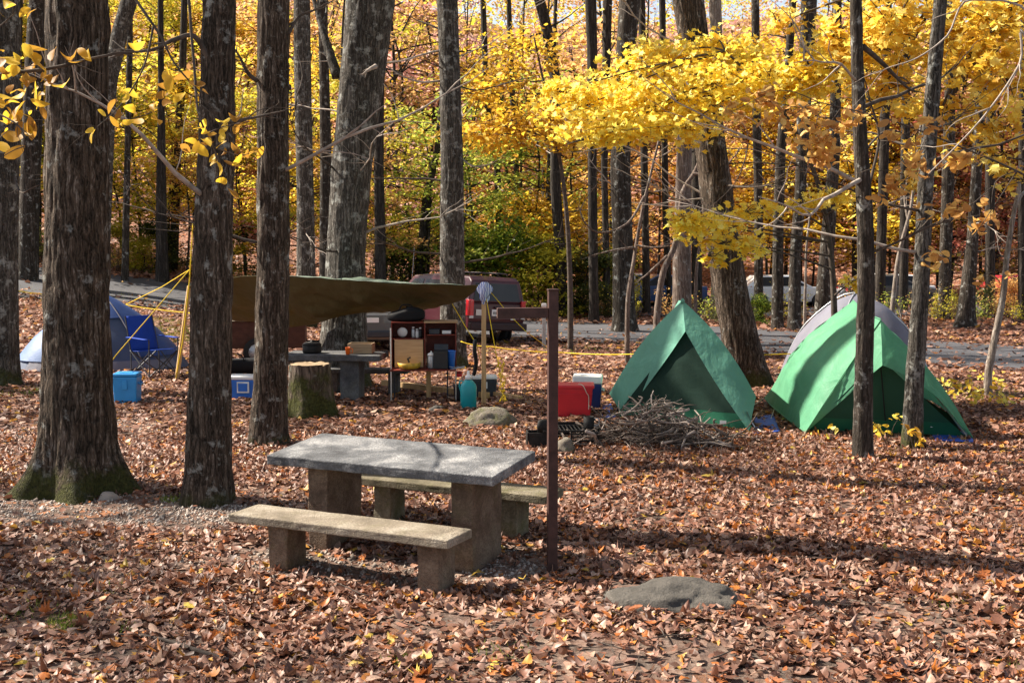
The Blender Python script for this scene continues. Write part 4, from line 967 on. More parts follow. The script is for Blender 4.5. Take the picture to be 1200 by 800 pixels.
# dark forest trunks behind
FT = []
for k in range(4):
    rn = random.Random(300 + k); mb = MB(); h = 17
    sp = smooth_path([Vector((0, 0, -.3)), Vector((rn.uniform(-.2, .2), 0, 4)), Vector((rn.uniform(-.6, .6), rn.uniform(-.4, .4), 9)), Vector((rn.uniform(-1, 1), rn.uniform(-1, 1), h))])
    mb.tube(sp, [.14 * (1 - .7 * i / (len(sp) - 1)) for i in range(len(sp))], 9)
    for j in range(20):
        i = rn.randrange(3, len(sp) - 1); a = rn.uniform(0, 6.28); pts = limb(mb, sp[i], (cos(a), sin(a), rn.uniform(.2, 1)), rn.uniform(1.5, 4), .05, 5, 6, .28, .02, rn)
        side_twigs(mb, pts, .018, 3, 1.2, rn)
    FT.append(joined('far_trunk', [mbnp(mb)]))
for k in range(34):
    px = -80 + 1360 * ((k * .75488) % 1); Y = 48 + 40 * ((k * .5698) % 1)
    if px > 720: Y = max(Y, 58.5)
    if px < 330 and k % 3: px += 420
    x = ray(px, 400)[0] * Y; t = thing('forest_tree', 'slender dark bare forest tree deep in the woods across the road', 'tree', (x, Y, gz(x, Y)), k * 1.3, 'dark bare trees deep in the woods'); s = random.uniform(.45, 1.0); t.scale = (s, s, random.uniform(.9, 1.2)); t.rotation_euler = (random.gauss(0, .05), random.gauss(0, .06), k * 1.3)
    mesh_obj('trunk', FT[k % 4], M['bark_far'], t, smooth=True)
# far wood on the hill
def far_wood(n_cl, mat, seed, label):
    rng = np.random.default_rng(seed); parts = []
    for _ in range(n_cl):
        y = 70 + 120 * rng.random() ** 1.2; x = rng.uniform(-1, 1) * (y * .6 + 12); r = rng.uniform(2, 4.2); n = 120
        c = np.array([x, y, float(terr(x, y)) + rng.uniform(1.0, 9)])
        p = rng.normal(0, .5, (n, 3)) * np.array([r, r, r * .6]) + c
        parts.append(leaf_geo(TM_D, p, upish(n, .7, rng), .42 * rng.lognormal(0, .3, n), 0, rng))
    tag(mesh_obj('far_wood', np_mesh('far_wood', *merge(parts)), M[mat]), label, 'woods', kind='stuff')
far_wood(300, 'leaf_gold', 1, 'amber foliage massed on the wooded hill far behind')
far_wood(330, 'leaf_olive', 2, 'olive foliage massed on the wooded hill far behind')
far_wood(330, 'leaf_brown', 3, 'brown foliage massed on the wooded hill far behind')
far_wood(230, 'leaf_pink', 5, 'faded pink foliage massed on the wooded hill far behind')
far_wood(160, 'leaf_orange', 4, 'orange foliage massed on the wooded hill far behind')

# shade trees left of the view (outside the frame, they cast the dapples)
SHADE = [(-24, 24, 1), (-13, 21, 2), (-19, 15, 0)]
for k, (x, y, c) in enumerate(SHADE):
    t = thing('oak_tree', 'tall yellow leaved oak left of the campsite', 'tree', (x, y, gz(x, y)), 0, 'oaks left of the campsite')
    mesh_obj('trunk', joined('trunk', [trunk_geo([(0, 0, -.2), (.1, 0, 6), (0, .1, 16)], [.28, .22, .06], 24, .3, .3, 5, 0, 9, k)]), M['bark_brown'], t, smooth=True)
    cr = mesh_obj('crown', CANOPY[c][1], M['leaf_yellow'], t, (0, 0, 12.5)); cr.rotation_euler.z = k; mesh_obj('limbs', CANOPY[c][0], M['bark_dark'], t, (0, 0, 12.5)).rotation_euler.z = k

#@@OBJECTS@@
# ------------------------------------------------------------------ PICNIC TABLE AND BENCHES
YAW = radians(-24.6)
def slab_mesh(L, W, T, seed, amp=.006, nx=44, ny=18):
    """box with slightly worn, uneven faces and rounded arrises (centre of top at origin)"""
    mb = MB()
    def wear(x, y, z):
        n = noise.noise(Vector((x * 5 + seed, y * 5, z * 5))) * amp + noise.noise(Vector((x * 19, y * 19 + seed, z * 19))) * amp * .5
        e = .0
        dx, dy = L / 2 - abs(x), W / 2 - abs(y)
        if min(dx, dy) < .02: e = (1 - min(dx, dy) / .02) * .007
        return x + n * .6, y + n * .6, z + n * .5 - (e if z > -T / 2 else -e)
    mb.grid(lambda u, v: wear((u - .5) * L, (v - .5) * W, 0), nx, ny)
    mb.grid(lambda u, v: wear((.5 - u) * L, (v - .5) * W, -T), nx, ny)
    for s in (-1, 1):
        mb.grid(lambda u, v: wear((u - .5) * L * -s, s * W / 2, -T * (1 - v)), nx, 4)
        mb.grid(lambda u, v: wear(s * L / 2, (u - .5) * W * s, -T * (1 - v)), ny, 4)
    return mb
def weld(o):
    m = o.modifiers.new('weld', 'WELD'); m.merge_threshold = .0005
    s = o.modifiers.new('edges', 'BEVEL'); s.width = .008; s.segments = 2; s.limit_method = 'ANGLE'; s.angle_limit = radians(50)
    return o
def leg_mesh(x0, x1, y0, y1, z0, z1, seed):
    mb = MB(); L, W, H = x1 - x0, y1 - y0, z1 - z0
    def w(x, y, z):
        n = noise.noise(Vector((x * 7 + seed, y * 7, z * 7))) * .006
        return x + n, y + n, z
    mb.grid(lambda u, v: w(x0 + u * L, y0, z0 + v * H), 8, 20); mb.grid(lambda u, v: w(x1 - u * L, y1, z0 + v * H), 8, 20)
    mb.grid(lambda u, v: w(x1, y0 + u * W, z0 + v * H), 12, 20); mb.grid(lambda u, v: w(x0, y1 - u * W, z0 + v * H), 12, 20)
    mb.grid(lambda u, v: w(x0 + u * L, y0 + v * W, z1), 8, 12)
    return mb
tz = gz(-.89, 9.4)
pt = thing('picnic_table', 'concrete picnic table with a grey weathered top on two broad legs', 'picnic table', (-.89, 9.4, tz), YAW)
top = weld(slab_mesh(2.01, .79, .09, 3, .007).build('tabletop', M['conc_top'], pt, (0, 0, .81 - tz))); top.rotation_euler = (.078, .004, 0)
weld(leg_mesh(.60, .78, -.28, .24, -.2, .73 - tz, 5).build('leg', M['conc_leg'], pt)); weld(leg_mesh(-.69, -.51, -.28, .24, -.2, .73 - tz, 9).build('leg', M['conc_leg'], pt))
def bench(label, near_l, near_r, legs, seed, ms, ml, W=.37):
    a, b = Vector(near_l), Vector(near_r); ax = (b - a); L = ax.length; yaw = math.atan2(ax.y, ax.x); n = Vector((-ax.y, ax.x)) / L
    c = (a + b) / 2 + n * W / 2; z0 = gz(c.x, c.y)
    t = thing('bench', label, 'bench', (c.x, c.y, z0), yaw)
    weld(slab_mesh(L, W, .078, seed, .006, 40, 10).build('seat', M[ms], t, (0, 0, .43 - z0)))
    for t0, t1 in legs: weld(leg_mesh((t0 - .5) * L, (t1 - .5) * L, -W / 2 + .05, W / 2 - .07, -.2, .357 - z0, seed + t0 * 9).build('leg', M[ml], t))
bench('concrete bench in front of the picnic table, facing the camera', (-2.155, 8.93), (-.443, 8.12), ((.175, .265), (.855, .945)), 11, 'conc_bench', 'conc_leg')
bench('mossy concrete bench behind the picnic table, mostly hidden by it', (-1.435, 10.34), (.277, 9.53), ((.12, .21), (.76, .85)), 17, 'conc_moss', 'conc_moss')

# ------------------------------------------------------------------ LANTERN POST, MARKER POST
b = G(647, 673); b.z -= .02
t = thing('lantern_post', 'tall square dark brown post with a short arm, right of the picnic table', 'post', b, radians(8))
mb = MB().box((0, 0, 1.06), (.072, .072, 2.16)); mb.build('post', M['post_brown'], t, bevel=.004)
MB().box((-.225, 0, 1.98), (.376, .062, .075)).build('arm', M['post_brown'], t, bevel=.004)
MB().box((0, 0, 2.147), (.08, .08, .014)).build('cap', M['post_brown'], t, bevel=.003)
b = G(637.5, 408)
t = thing('marker_post', 'short grey metal marker post with white top by the road, behind the brown post', 'post', b)
MB().box((0, 0, .55), (.10, .05, 1.14)).build('post', M['steel_grey'], t, bevel=.01)
MB().box((0, 0, 1.16), (.13, .07, .09)).build('cap', M['white_plastic'], t, bevel=.01)

# ------------------------------------------------------------------ ROCKS, STICKS
import bmesh
def rock(label, px, py, d, mat, seed, sub=4, rz=0, name='rock', sink=.3, amp=.35, cat='rock', group=None):
    b = G(px, py); bm = bmesh.new(); bmesh.ops.create_icosphere(bm, subdivisions=sub, radius=1)
    for v in bm.verts:
        c = v.co.copy(); n = noise.noise(c * 1.1 + Vector((seed, 0, 0))) * amp + noise.noise(c * 2.7 + Vector((0, seed, 0))) * amp * .4 + noise.noise(c * 7 + Vector((0, 0, seed))) * amp * .16 + noise.noise(c * 16 + Vector((seed, seed, 0))) * amp * .06
        c = c * (1 + n); c.z = math.copysign(abs(c.z) ** .8, c.z)
        v.co = Vector((c.x * d[0] / 2, c.y * d[1] / 2, c.z * d[2]))
    me = bpy.data.meshes.new(name); bm.to_mesh(me); bm.free()
    o = mesh_obj(name, me, M[mat], None, b - Vector((0, 0, d[2] * sink)), True); o.rotation_euler.z = rz
    return tag(o, label, cat, group)
rock('flat grey boulder half buried in the leaves at the lower right of the bench', 792, 702, (.96, .62, .19), 'rock', 3.3, 5, .1, sink=.34, amp=.26)
rock('mossy flat-topped stone by the foot of the tarp pole', 572, 497, (.68, .5, .26), 'rock_moss', 8.1, 4, .3, sink=.15)
rock('rounded mossy stone in front of the fire grate', 662, 530, (.27, .26, .21), 'rock_moss', 5.2, 4, 0, sink=.2, amp=.2)
rock('small pale stone on the gravel at the foot of the huge oak', 126, 585, (.20, .13, .09), 'pebble', 2.2, 3, .4, sink=.1)
rock('small grey stone lying among leaves behind the mossy flat stone', 512, 482, (.25, .2, .1), 'rock', 1.2, 3, .4, sink=.1)
mb = MB(); p = [G(x, y, .03) for x, y in ((140, 748), (170, 750), (200, 757), (230, 767), (266, 779))]; b = p[0].copy()
q = smooth_path([v - b for v in p]); mb.tube(q, [.007 + .012 * i / len(q) for i in range(len(q))], 8)
tag(mb.build('stick', M['twig'], None, b, True), 'dark fallen stick lying in the leaves at the bottom left', 'stick')

# brush pile
b = G(775, 522); rn = random.Random(5); mb = MB()
for k in range(400):
    cx = rn.gauss(-.12, .42); cx = max(-.95, min(1.0, cx)); hmax = .57 * max(.08, 1 - abs(cx + .1) / 1.0) ** 1.1
    c = Vector((cx, rn.gauss(0, .26), rn.uniform(.02, 1) ** 1.2 * hmax)); a = rn.uniform(0, 6.28)
    d = Vector((cos(a), sin(a) * .8, rn.uniform(-.35, .4))); L = rn.uniform(.25, .95) * (1 if abs(cx) > .3 else .8); r = rn.choice((.004, .005, .006, .008, .011, .016, .020))
    st = c - d.normalized() * L * .5; st.z = max(st.z, .01)
    pts = [st]; dd = d.normalized()
    for i in range(6):
        dd = (dd + Vector((rn.uniform(-.45, .45), rn.uniform(-.4, .4), rn.uniform(-.4, .4)))).normalized(); q = pts[-1] + dd * L / 6; q.z = max(q.z, .01); q.z = min(q.z, hmax + .12); pts.append(q)
    mb.tube(pts, [r * (1 - .6 * i / 6) for i in range(7)], 5)
for p in (((.25, -.2, .1), (.6, -.25, .12), (.95, -.2, .2), (1.15, -.1, .42)), ((.1, -.3, .05), (.5, -.35, .1), (.85, -.3, .02), (.95, -.3, -.02)), ((-.5, -.3, .3), (-.75, -.25, .4), (-.9, -.2, .52)), ((-.4, -.3, .1), (-.1, -.4, .12), (.3, -.45, .05))):
    q = smooth_path([Vector(v) for v in p]); mb.tube(q, [.014 * (1 - .6 * i / len(q)) for i in range(len(q))], 6)
M['brush'] = leaf_mat('brush', [(0, (.05, .038, .03)), (.4, (.13, .10, .082)), (.75, (.25, .205, .175)), (1, (.38, .32, .28))], 0, .85, .2)
tag(mb.build('brush_pile', M['brush'], None, b, True), 'tangled heap of dead sticks gathered in front of the left green tent', 'brush pile')

# fire grate
b = G(664, 523)
t = thing('fire_grate', 'low sooty black steel campfire grate beside the brush pile', 'fire grate', b, radians(4))
MB().box((-.36, -.05, .09), (.24, .02, .18)).box((-.36, .18, .09), (.24, .02, .18)).box((-.47, .065, .09), (.02, .25, .18)).build('fire_box', M['steel_black'], t, bevel=.004)
mb = MB()
for k in range(24):
    a0 = radians(-20) + k * radians(220) / 23
    mb.box((.08 + .36 * cos(a0), .30 + .36 * sin(a0), .10), (.10, .014, .20), Matrix.Rotation(a0 + pi / 2, 3, 'Z'))
mb.build('fire_ring', M['steel_black'], t)
mb = MB().box((.02, -.08, .20), (.62, .025, .022)).box((.02, .34, .20), (.62, .025, .022))
for k in range(13): mb.box((-.26 + k * .047, .13, .205), (.010, .42, .010))
mb.build('grill_bars', M['steel_black'], t)
mb = MB()
for k in range(4): mb.box((.21, -.06, .035 + k * .042), (.32, .02, .016))
mb.box((.05, -.06, .09), (.02, .024, .18)).box((.37, -.06, .09), (.02, .024, .18)).build('front_slats', M['steel_black'], t)
mb = MB().lathe([(.02, .17), (.075, .18), (.085, .25), (.07, .32), (.02, .34)], (-.28, -.03, 0), 14, 1, .35); mb.build('handle', M['steel_black'], t, smooth=True)
b2 = b + Vector((.27, .05, .21))
t = thing('camp_mug', 'small black mug standing on the fire grate', 'mug', b2)
MB().lathe([(.06, 0), (.066, .02), (.066, .15), (.060, .15), (.058, .03)], (0, 0, 0), 18).build('cup', M['steel_black'], t, smooth=True)
MB().tube(smooth_path([Vector((.06, -.02, .13)), Vector((.115, -.03, .12)), Vector((.115, -.03, .05)), Vector((.06, -.02, .04))]), .007, 6).build('handle', M['steel_grey'], t, smooth=True)

# ------------------------------------------------------------------ COOLERS, BINS, JUG
def cooler(label, px, py, w, d, h, body, lid, rz=0, Y=None, name='cooler', lidh=.16, latch='white_plastic'):
    b = G(px, py) if Y is None else Vector((ray(px, 400)[0] * Y, Y, 0)); b.z = gz(b.x, b.y)
    t = thing(name, label, 'cooler', b, rz); hb = h * (1 - lidh)
    MB().box((0, 0, hb / 2), (w, d, hb), None, .9).build('body', M[body], t, bevel=.018, seg=3)
    l = MB().box((0, 0, h - h * lidh / 2 + .002), (w * 1.03, d * 1.03, h * lidh)).build('lid', M[lid], t, bevel=.02, seg=3)
    MB().box((0, 0, h + .004), (w * .5, d * .5, .012)).build('lid_panel', M[lid], l, bevel=.004)
    for s in (-1, 1):
        mb = MB().tube([(s * (w / 2 - .01), -d * .22, hb * .78), (s * (w / 2 + .03), -d * .2, hb * .7), (s * (w / 2 + .03), d * .2, hb * .7), (s * (w / 2 - .01), d * .22, hb * .78)], .012, 6)
        mb.build('handle', M[lid], t, smooth=True)
    mb = MB().box((0, -d / 2 - .004, hb * .72), (w * .22, .02, hb * .34)); mb.build('latch', M[latch], t, bevel=.004)
    return t
cooler('sky blue cooler on the ground right of the huge oak', 150, 472, .36, .42, .47, 'sky_plastic', 'sky_plastic', radians(6), lidh=.1, latch='sky_plastic')
t = cooler('royal blue cooler with white lid between the second and third trunks', 286, 467, .46, .34, .37, 'blue_plastic', 'white_plastic', radians(-4))
f = MB().box((.04, -.178, .2), (.19, .012, .17)).box((.04, -.183, .2), (.15, .014, .13)).build('badge_frame', M['white_plastic'], t)
MB().box((.04, -.189, .2), (.145, .01, .125)).build('badge', M['blue_plastic'], f)
cooler('navy cooler with white lid standing behind the red bin', 689, 483, .42, .38, .48, 'navy_plastic', 'white_plastic', radians(-6), 17.6, lidh=.24)
b = G(673, 487)
t = thing('storage_bin', 'bright red plastic storage bin behind the brown post', 'bin', b, radians(-3))
MB().box((0, 0, .21), (.52, .40, .42), None, .86).build('body', M['red_plastic'], t, bevel=.02, seg=3)
MB().box((0, 0, .435), (.56, .44, .05)).build('lid', M['red_plastic'], t, bevel=.015, seg=3)
MB().box((0, -.205, .33), (.5, .012, .012)).build('rib', M['red_plastic'], t)
MB().tube(smooth_path([Vector((.06, -.1, .466)), Vector((.12, -.235, .46)), Vector((.17, -.236, .36)), Vector((.20, -.21, .30)), Vector((.20, -.205, .12))]), .006, 6).build('cord', M['pale_rope'], t)
b = G(549, 479)
t = thing('water_jug', 'teal plastic water jug with white cap at the foot of the tarp pole', 'jug', b)
MB().lathe([(.105, 0), (.12, .02), (.122, .33), (.11, .37), (.07, .42), (.045, .44)], (0, 0, 0), 24, 1, .8).build('body', M['teal_plastic'], t, smooth=True)
MB().lathe([(.048, .44), (.05, .49), (.035, .50), (.022, .51), (.02, .56), (.008, .57)], (0, 0, 0), 16).build('cap', M['white_plastic'], t, smooth=True)
MB().tube(smooth_path([Vector((-.07, .0, .40)), Vector((-.12, 0, .42)), Vector((-.135, 0, .35)), Vector((-.115, 0, .27))]), .012, 6).build('handle', M['teal_plastic'], t, smooth=True)
cooler('dark blue cooler with pale lid behind the teal jug and tarp pole', 567, 470, .40, .34, .36, 'charcoal', 'white_plastic', radians(5), 18.9, lidh=.14)
b = G(541, 470)
t = thing('bucket', 'small black bucket hidden behind the teal jug', 'bucket', b)
MB().lathe([(.11, 0), (.13, .24), (.135, .26), (.12, .26), (.10, .02)], (0, 0, 0), 18).build('body', M['charcoal'], t, smooth=True)
MB().tube(smooth_path([Vector((-.13, 0, .25)), Vector((-.1, -.02, .34)), Vector((.1, -.02, .34)), Vector((.13, 0, .25))]), .005, 6).build('handle', M['steel_grey'], t, smooth=True)

# ------------------------------------------------------------------ TENTS
def panel(fn, nu, nv, seed, amp=.02, fold=0):
    """fn(u,v) world point; adds sag and creases, zero on the rim"""
    mb = MB()
    def f(u, v):
        p = Vector(fn(u, v)); e = 1e-3
        n = (Vector(fn(min(u + e, 1), v)) - Vector(fn(max(u - e, 0), v))).cross(Vector(fn(u, min(v + e, 1))) - Vector(fn(u, max(v - e, 0))))
        n = n.normalized() if n.length > 1e-12 else Vector((0, 0, 1))
        k = sin(pi * u) * sin(pi * v)
        d = amp * (noise.noise(p * 2.2 + Vector((seed, 0, 0))) + .5 * noise.noise(p * 5.5 + Vector((0, seed, 0)))) * (.3 + .7 * k)
        if fold: d += fold * sin(u * 31 + 3 * noise.noise(p * 1.5)) * v * (1 - v) * 2
        return p + n * d
    mb.grid(f, nu, nv); return mb
def bil(a, b, c, d):
    a, b, c, d = map(Vector, (a, b, c, d)); return lambda u, v: (a * (1 - u) + b * u) * (1 - v) + (d * (1 - u) + c * u) * v
def tri(a, b, c):  # apex a, base b..c
    a, b, c = map(Vector, (a, b, c)); return lambda u, v: a * (1 - v) + (b * (1 - u) + c * u) * v
def rel(o, *ps): return [Vector(p) - o for p in ps]
def cord(name, pts, r, mat, parent=None, loc=None):
    return MB().tube(pts, r, 5).build(name, M[mat], parent, loc, True)

# front green tent
Ls, Rs = G(719, 490), G(888, 509); o = (Ls + Rs) / 2; o.z = gz(o.x, o.y)
ax = Vector((.12, .993, 0)); Pa = at(800, 352, o.y + .30); Ia = at(803, 388, o.y + .02); PL = at(714, 461, Ls.y + .35); PR = at(886, 464, Rs.y + .45)
Pb = Pa + ax * 2.3 - Vector((0, 0, .12)); PLb = PL + ax * 2.3 + Vector((.2, 0, 0)); PRb = PR + ax * 2.3 - Vector((.35, 0, 0)); PLb.z = gz(PLb.x, PLb.y) + .22; PRb.z = gz(PRb.x, PRb.y) + .22
t = thing('tent', 'smaller green A-frame tent with dark open doorway, left of the two green tents', 'tent', o)
Pa, Ia, PL, PR, Pb, PLb, PRb, L0, R0 = rel(o, Pa, Ia, PL, PR, Pb, PLb, PRb, Ls + Vector((0, 0, .02)), Rs + Vector((0, 0, .02)))
fly = panel(bil(Pa, Pb, PLb, PL), 22, 18, 1, .05).build('rainfly', M['fly_teal'], t, None, True, label='sunlit left slope of the teal green rainfly')
panel(bil(Pb, Pa, PR, PRb), 22, 18, 2, .03).build('rainfly', M['fly_teal'], t, None, True)
bow = Vector((-.08, -.02, .10))
def curveq(a, b, bulge): a, b = Vector(a), Vector(b); return lambda s: a * (1 - s) + b * s + Vector(bulge) * sin(pi * s)
eL, iL = curveq(Pa, PL, (-.05, 0, .07)), curveq(Ia, L0 + Vector((.13, .02, .02)), (.02, .0, -.02)); eR, iR = curveq(Pa, PR, (.05, 0, .07)), curveq(Ia, R0 + Vector((-.11, .02, .02)), (-.02, 0, -.02))
panel(lambda u, v: eL(v) * (1 - u) + iL(v) * u , 10, 30, 3, .016, .005).build('door_flap', M['fly_teal'], t, None, True)
panel(lambda u, v: iR(v) * (1 - u) + eR(v) * u , 10, 30, 4, .016, .005).build('door_flap', M['fly_teal'], t, None, True)
dA = Ia + ax * .07 + Vector((0, 0, .06)); dL, dR = L0 + ax * .10 + Vector((.02, 0, 0)), R0 + ax * .10 - Vector((.02, 0, 0)); k = .16
mL, mR = dL.lerp(dA, k), dR.lerp(dA, k)
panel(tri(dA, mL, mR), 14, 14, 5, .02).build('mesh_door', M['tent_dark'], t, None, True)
lw = panel(bil(dL, dR, mR, mL), 16, 6, 6, .02).build('lower_wall', M['tent_wall'], t, None, True)
q = dL.lerp(dR, .80) * .62 + mL.lerp(mR, .80) * .38 - ax * .03
MB().box(q, (.085, .006, .045), Matrix.Rotation(-.4, 3, 'Z')).build('label_patch', M['white_plastic'], lw)
panel(bil(dL + ax * .02, PLb - Vector((0, 0, .2)), PLb + Vector((.12, 0, .12)), dL + Vector((.1, .05, .25))), 8, 4, 7, .01).build('inner_side', M['tent_black'], t, None, True)
panel(bil(dR + ax * .02, PRb - Vector((0, 0, .2)), PRb + Vector((-.12, 0, .12)), dR + Vector((-.1, .05, .25))), 8, 4, 8, .01).build('inner_side', M['tent_black'], t, None, True)
panel(tri(Pb - ax * .05, PLb - Vector((0, 0, .2)), PRb - Vector((0, 0, .2))), 8, 8, 8, .02).build('rear_wall', M['tent_dark2'], t, None, True)
MB().tube([Pa + ax * .03 - Vector((0, 0, .04)), L0 + ax * .3], .012, 6).tube([Pa + ax * .03 - Vector((0, 0, .04)), R0 + ax * .3], .012, 6).build('poles', M['alu'], t)
MB().lathe([(.03, -.04), (.028, .0), (.008, .03)], Pa, 10).build('ridge_cap', M['fly_teal'], t, smooth=True)
for p, d in ((R0, Vector((.12, -.16, 0))), (L0, Vector((-.1, -.16, 0)))):
    e = p + d; e.z = gz(e.x + o.x, e.y + o.y) - o.z; cord('guy_line', [p + Vector((0, 0, .05)), e], .006, 'pale_rope', t)

# right green tent
FL, FR = G(944, 509), G(1141, 517); o = Vector(((FL.x + FR.x) / 2, 15.1, 0)); o.z = gz(o.x, o.y)
A0, A1 = at(1032, 375, 14.9), at(1000, 353, 16.5); A2 = Vector((4.9, 18.1, 1.35)); RL = at(896, 466, 17.9); RR = Vector((5.95, 17.6, .22)); D0 = at(1034, 428, 14.62)
t = thing('tent', 'larger green tent with a long sunlit rainfly side, right of the two green tents', 'tent', o)
A0, A1, A2, RL, RR, D0, L0, R0 = rel(o, A0, A1, A2, RL, RR, D0, FL + Vector((0, 0, .03)), FR + Vector((0, 0, .03)))
def ridge(s): return (A0.lerp(A1, s / .5) if s < .5 else A1.lerp(A2, (s - .5) / .5)) + Vector((0, 0, -.03 * sin(4 * pi * s) ** 2))
hemL = curveq(L0, RL, (-.10, 0, .05)); hemR = curveq(R0, RR, (.08, 0, .05))
panel(lambda u, v: ridge(u) * (1 - v) + hemL(u) * v + Vector((-.20, -.02, .12)) * sin(pi * v) * max(0, sin(pi * u)) ** .6, 44, 34, 11, .05, .012).build('rainfly', M['fly_green'], t, None, True, label='broad sunlit left side of the green rainfly')
panel(lambda u, v: ridge(1 - u) * (1 - v) + hemR(1 - u) * v + Vector((.10, 0, .08)) * sin(pi * v) * max(0, sin(pi * u)) ** .6, 40, 30, 12, .05, .012).build('rainfly', M['fly_green'], t, None, True)
eL, eR = curveq(A0, L0, (.0, 0, .02)), curveq(A0, R0, (.02, 0, .03)); iL = curveq(D0, L0 + Vector((.09, .04, .05)), (.10, 0, .10)); iR = curveq(D0, R0 + Vector((-.07, .04, .05)), (-.02, 0, .10))
panel(lambda u, v: eL(v) * (1 - u) + iL(v) * u, 10, 34, 13, .04, .014).build('door_flap', M['fly_green'], t, None, True)
panel(lambda u, v: iR(v) * (1 - u) + eR(v) * u + Vector((.04, -.05, .03)) * sin(pi * v), 12, 34, 14, .05, .016).build('door_flap', M['fly_green'], t, None, True)
dA = D0 + Vector((0, .10, .08)); dL, dR = L0 + Vector((.06, .12, .02)), R0 + Vector((-.06, .12, .02)); k = .17
mL, mR = dL.lerp(dA, k), dR.lerp(dA, k)
door = panel(tri(dA, mL, mR), 16, 16, 15, .025, .004).build('front_door', M['tent_dark2'], t, None, True)
MB().tube([dA + Vector((0, -.02, -.05)), (mL + mR) / 2 + Vector((0, -.025, 0))], .008, 5).build('zip', M['black_fab'], door)
lw = panel(bil(dL, dR, mR, mL), 18, 5, 16, .015).build('lower_wall', M['tent_wall'], t, None, True)
q = dL.lerp(dR, .80) + Vector((0, -.03, .12)); MB().box(q, (.09, .006, .045)).build('label_patch', M['white_plastic'], lw)
panel(bil(L0 + Vector((.12, .15, -.02)), RL + Vector((.05, -.05, -.2)), RL + Vector((.1, 0, .1)), L0 + Vector((.16, .18, .22))), 12, 4, 17, .01).build('inner_side', M['tent_black'], t, None, True, label='black coated lower side showing under the fly')
panel(bil(R0 + Vector((-.1, .2, -.02)), RR + Vector((-.05, -.05, -.2)), RR + Vector((-.1, 0, .1)), R0 + Vector((-.14, .2, .22))), 12, 4, 18, .01).build('inner_side', M['tent_black'], t, None, True)
panel(tri(A2, RL - Vector((0, 0, .2)), RR - Vector((0, 0, .2))), 8, 8, 19, .02).build('rear_wall', M['tent_dark2'], t, None, True)
MB().tube([A0 + Vector((0, .04, -.03)), R0 + Vector((-.02, .08, -.02))], .012, 6).tube([A0 + Vector((0, .04, -.03)), L0 + Vector((.02, .08, -.02))], .012, 6).build('poles', M['alu'], t)
for a, e in ((hemL(.0), (925, 528)), (hemL(.55), (900, 500)), (hemL(1), (872, 482)), (hemR(0), (1150, 522))):
    e = G(*e) - o; cord('guy_line', [a, e], .005, 'pale_rope', t)

# seams of the right tent
mb = MB(); mb.tube([eL(v / 12) + Vector((0, -.008, .004)) for v in range(13)], .007, 5); mb.tube([ridge(u / 16) + Vector((0, 0, .012)) for u in range(17)], .009, 5)
mb.tube([hemL(u / 12) for u in range(13)], .009, 5); mb.build('hem', M['fly_green'], t, None, True)
# blue ground sheets
def sheet(label, pts, seed):
    P = [G(x, y, .035) for x, y in pts]; o = P[0].copy(); Q = rel(o, *P)
    mb = panel(bil(*Q), 14, 8, seed, .045); tag(mb.build('ground_sheet', M['blue_sheet'], None, o, True, solid=.003), label, 'ground sheet')
sheet('corner of blue ground sheet poking out at the right foot of the left green tent', ((884, 512), (914, 508), (906, 488), (884, 490)), 1)
sheet('strip of blue ground sheet under the right corner of the right green tent', ((1096, 519), (1142, 521), (1134, 508), (1090, 508)), 2)
sheet('scrap of blue sheet between the navy cooler and the left green tent', ((703, 492), (722, 492), (716, 476), (706, 478)), 3)

# grey dome tent
def dome(u, v, rx, ry, h, pw=2.4, cone=0):
    th = 2 * pi * u; c, s = cos(th), sin(th); k = (abs(c) ** pw + abs(s) ** pw) ** (-1 / pw); r = cos(pi / 2 * v) ** .85; z = sin(pi / 2 * v)
    r = r * (1 - cone) + cone * (1 - v) ** .9; z = z * (1 - cone) + cone * v
    return Vector((rx * k * c * r, ry * k * s * r, h * z))
b = Vector((6.1, 21.2, gz(6.1, 21.2)))
t = thing('tent', 'plain grey dome tent behind the right green tent', 'tent', b, radians(14)); t.scale = (1.12, 1.1, 1.06)
panel(lambda u, v: dome(u, v * .995, 1.12, 1.1, 1.55, 2.6, .4), 48, 20, 31, .03).build('body', M['tent_grey'], t, None, True)
panel(lambda u, v: dome(u * .5 + .5, .18 + v * .8, 1.15, 1.13, 1.57, 2.6, .4), 26, 14, 32, .03).build('rainfly', M['tent_grey'], t, None, True)
MB().tube(smooth_path([dome(.125, v, 1.15, 1.13, 1.58, 2.6, .4) for v in (0, .3, .6, .99)] + [dome(.625, v, 1.15, 1.13, 1.58, 2.6, .4) for v in (.6, .3, 0)]), .011, 6).tube(smooth_path([dome(.375, v, 1.15, 1.13, 1.58, 2.6, .4) for v in (0, .3, .6, .99)] + [dome(.875, v, 1.15, 1.13, 1.58, 2.6, .4) for v in (.6, .3, 0)]), .011, 6).build('poles', M['steel_grey'], t, None, True)

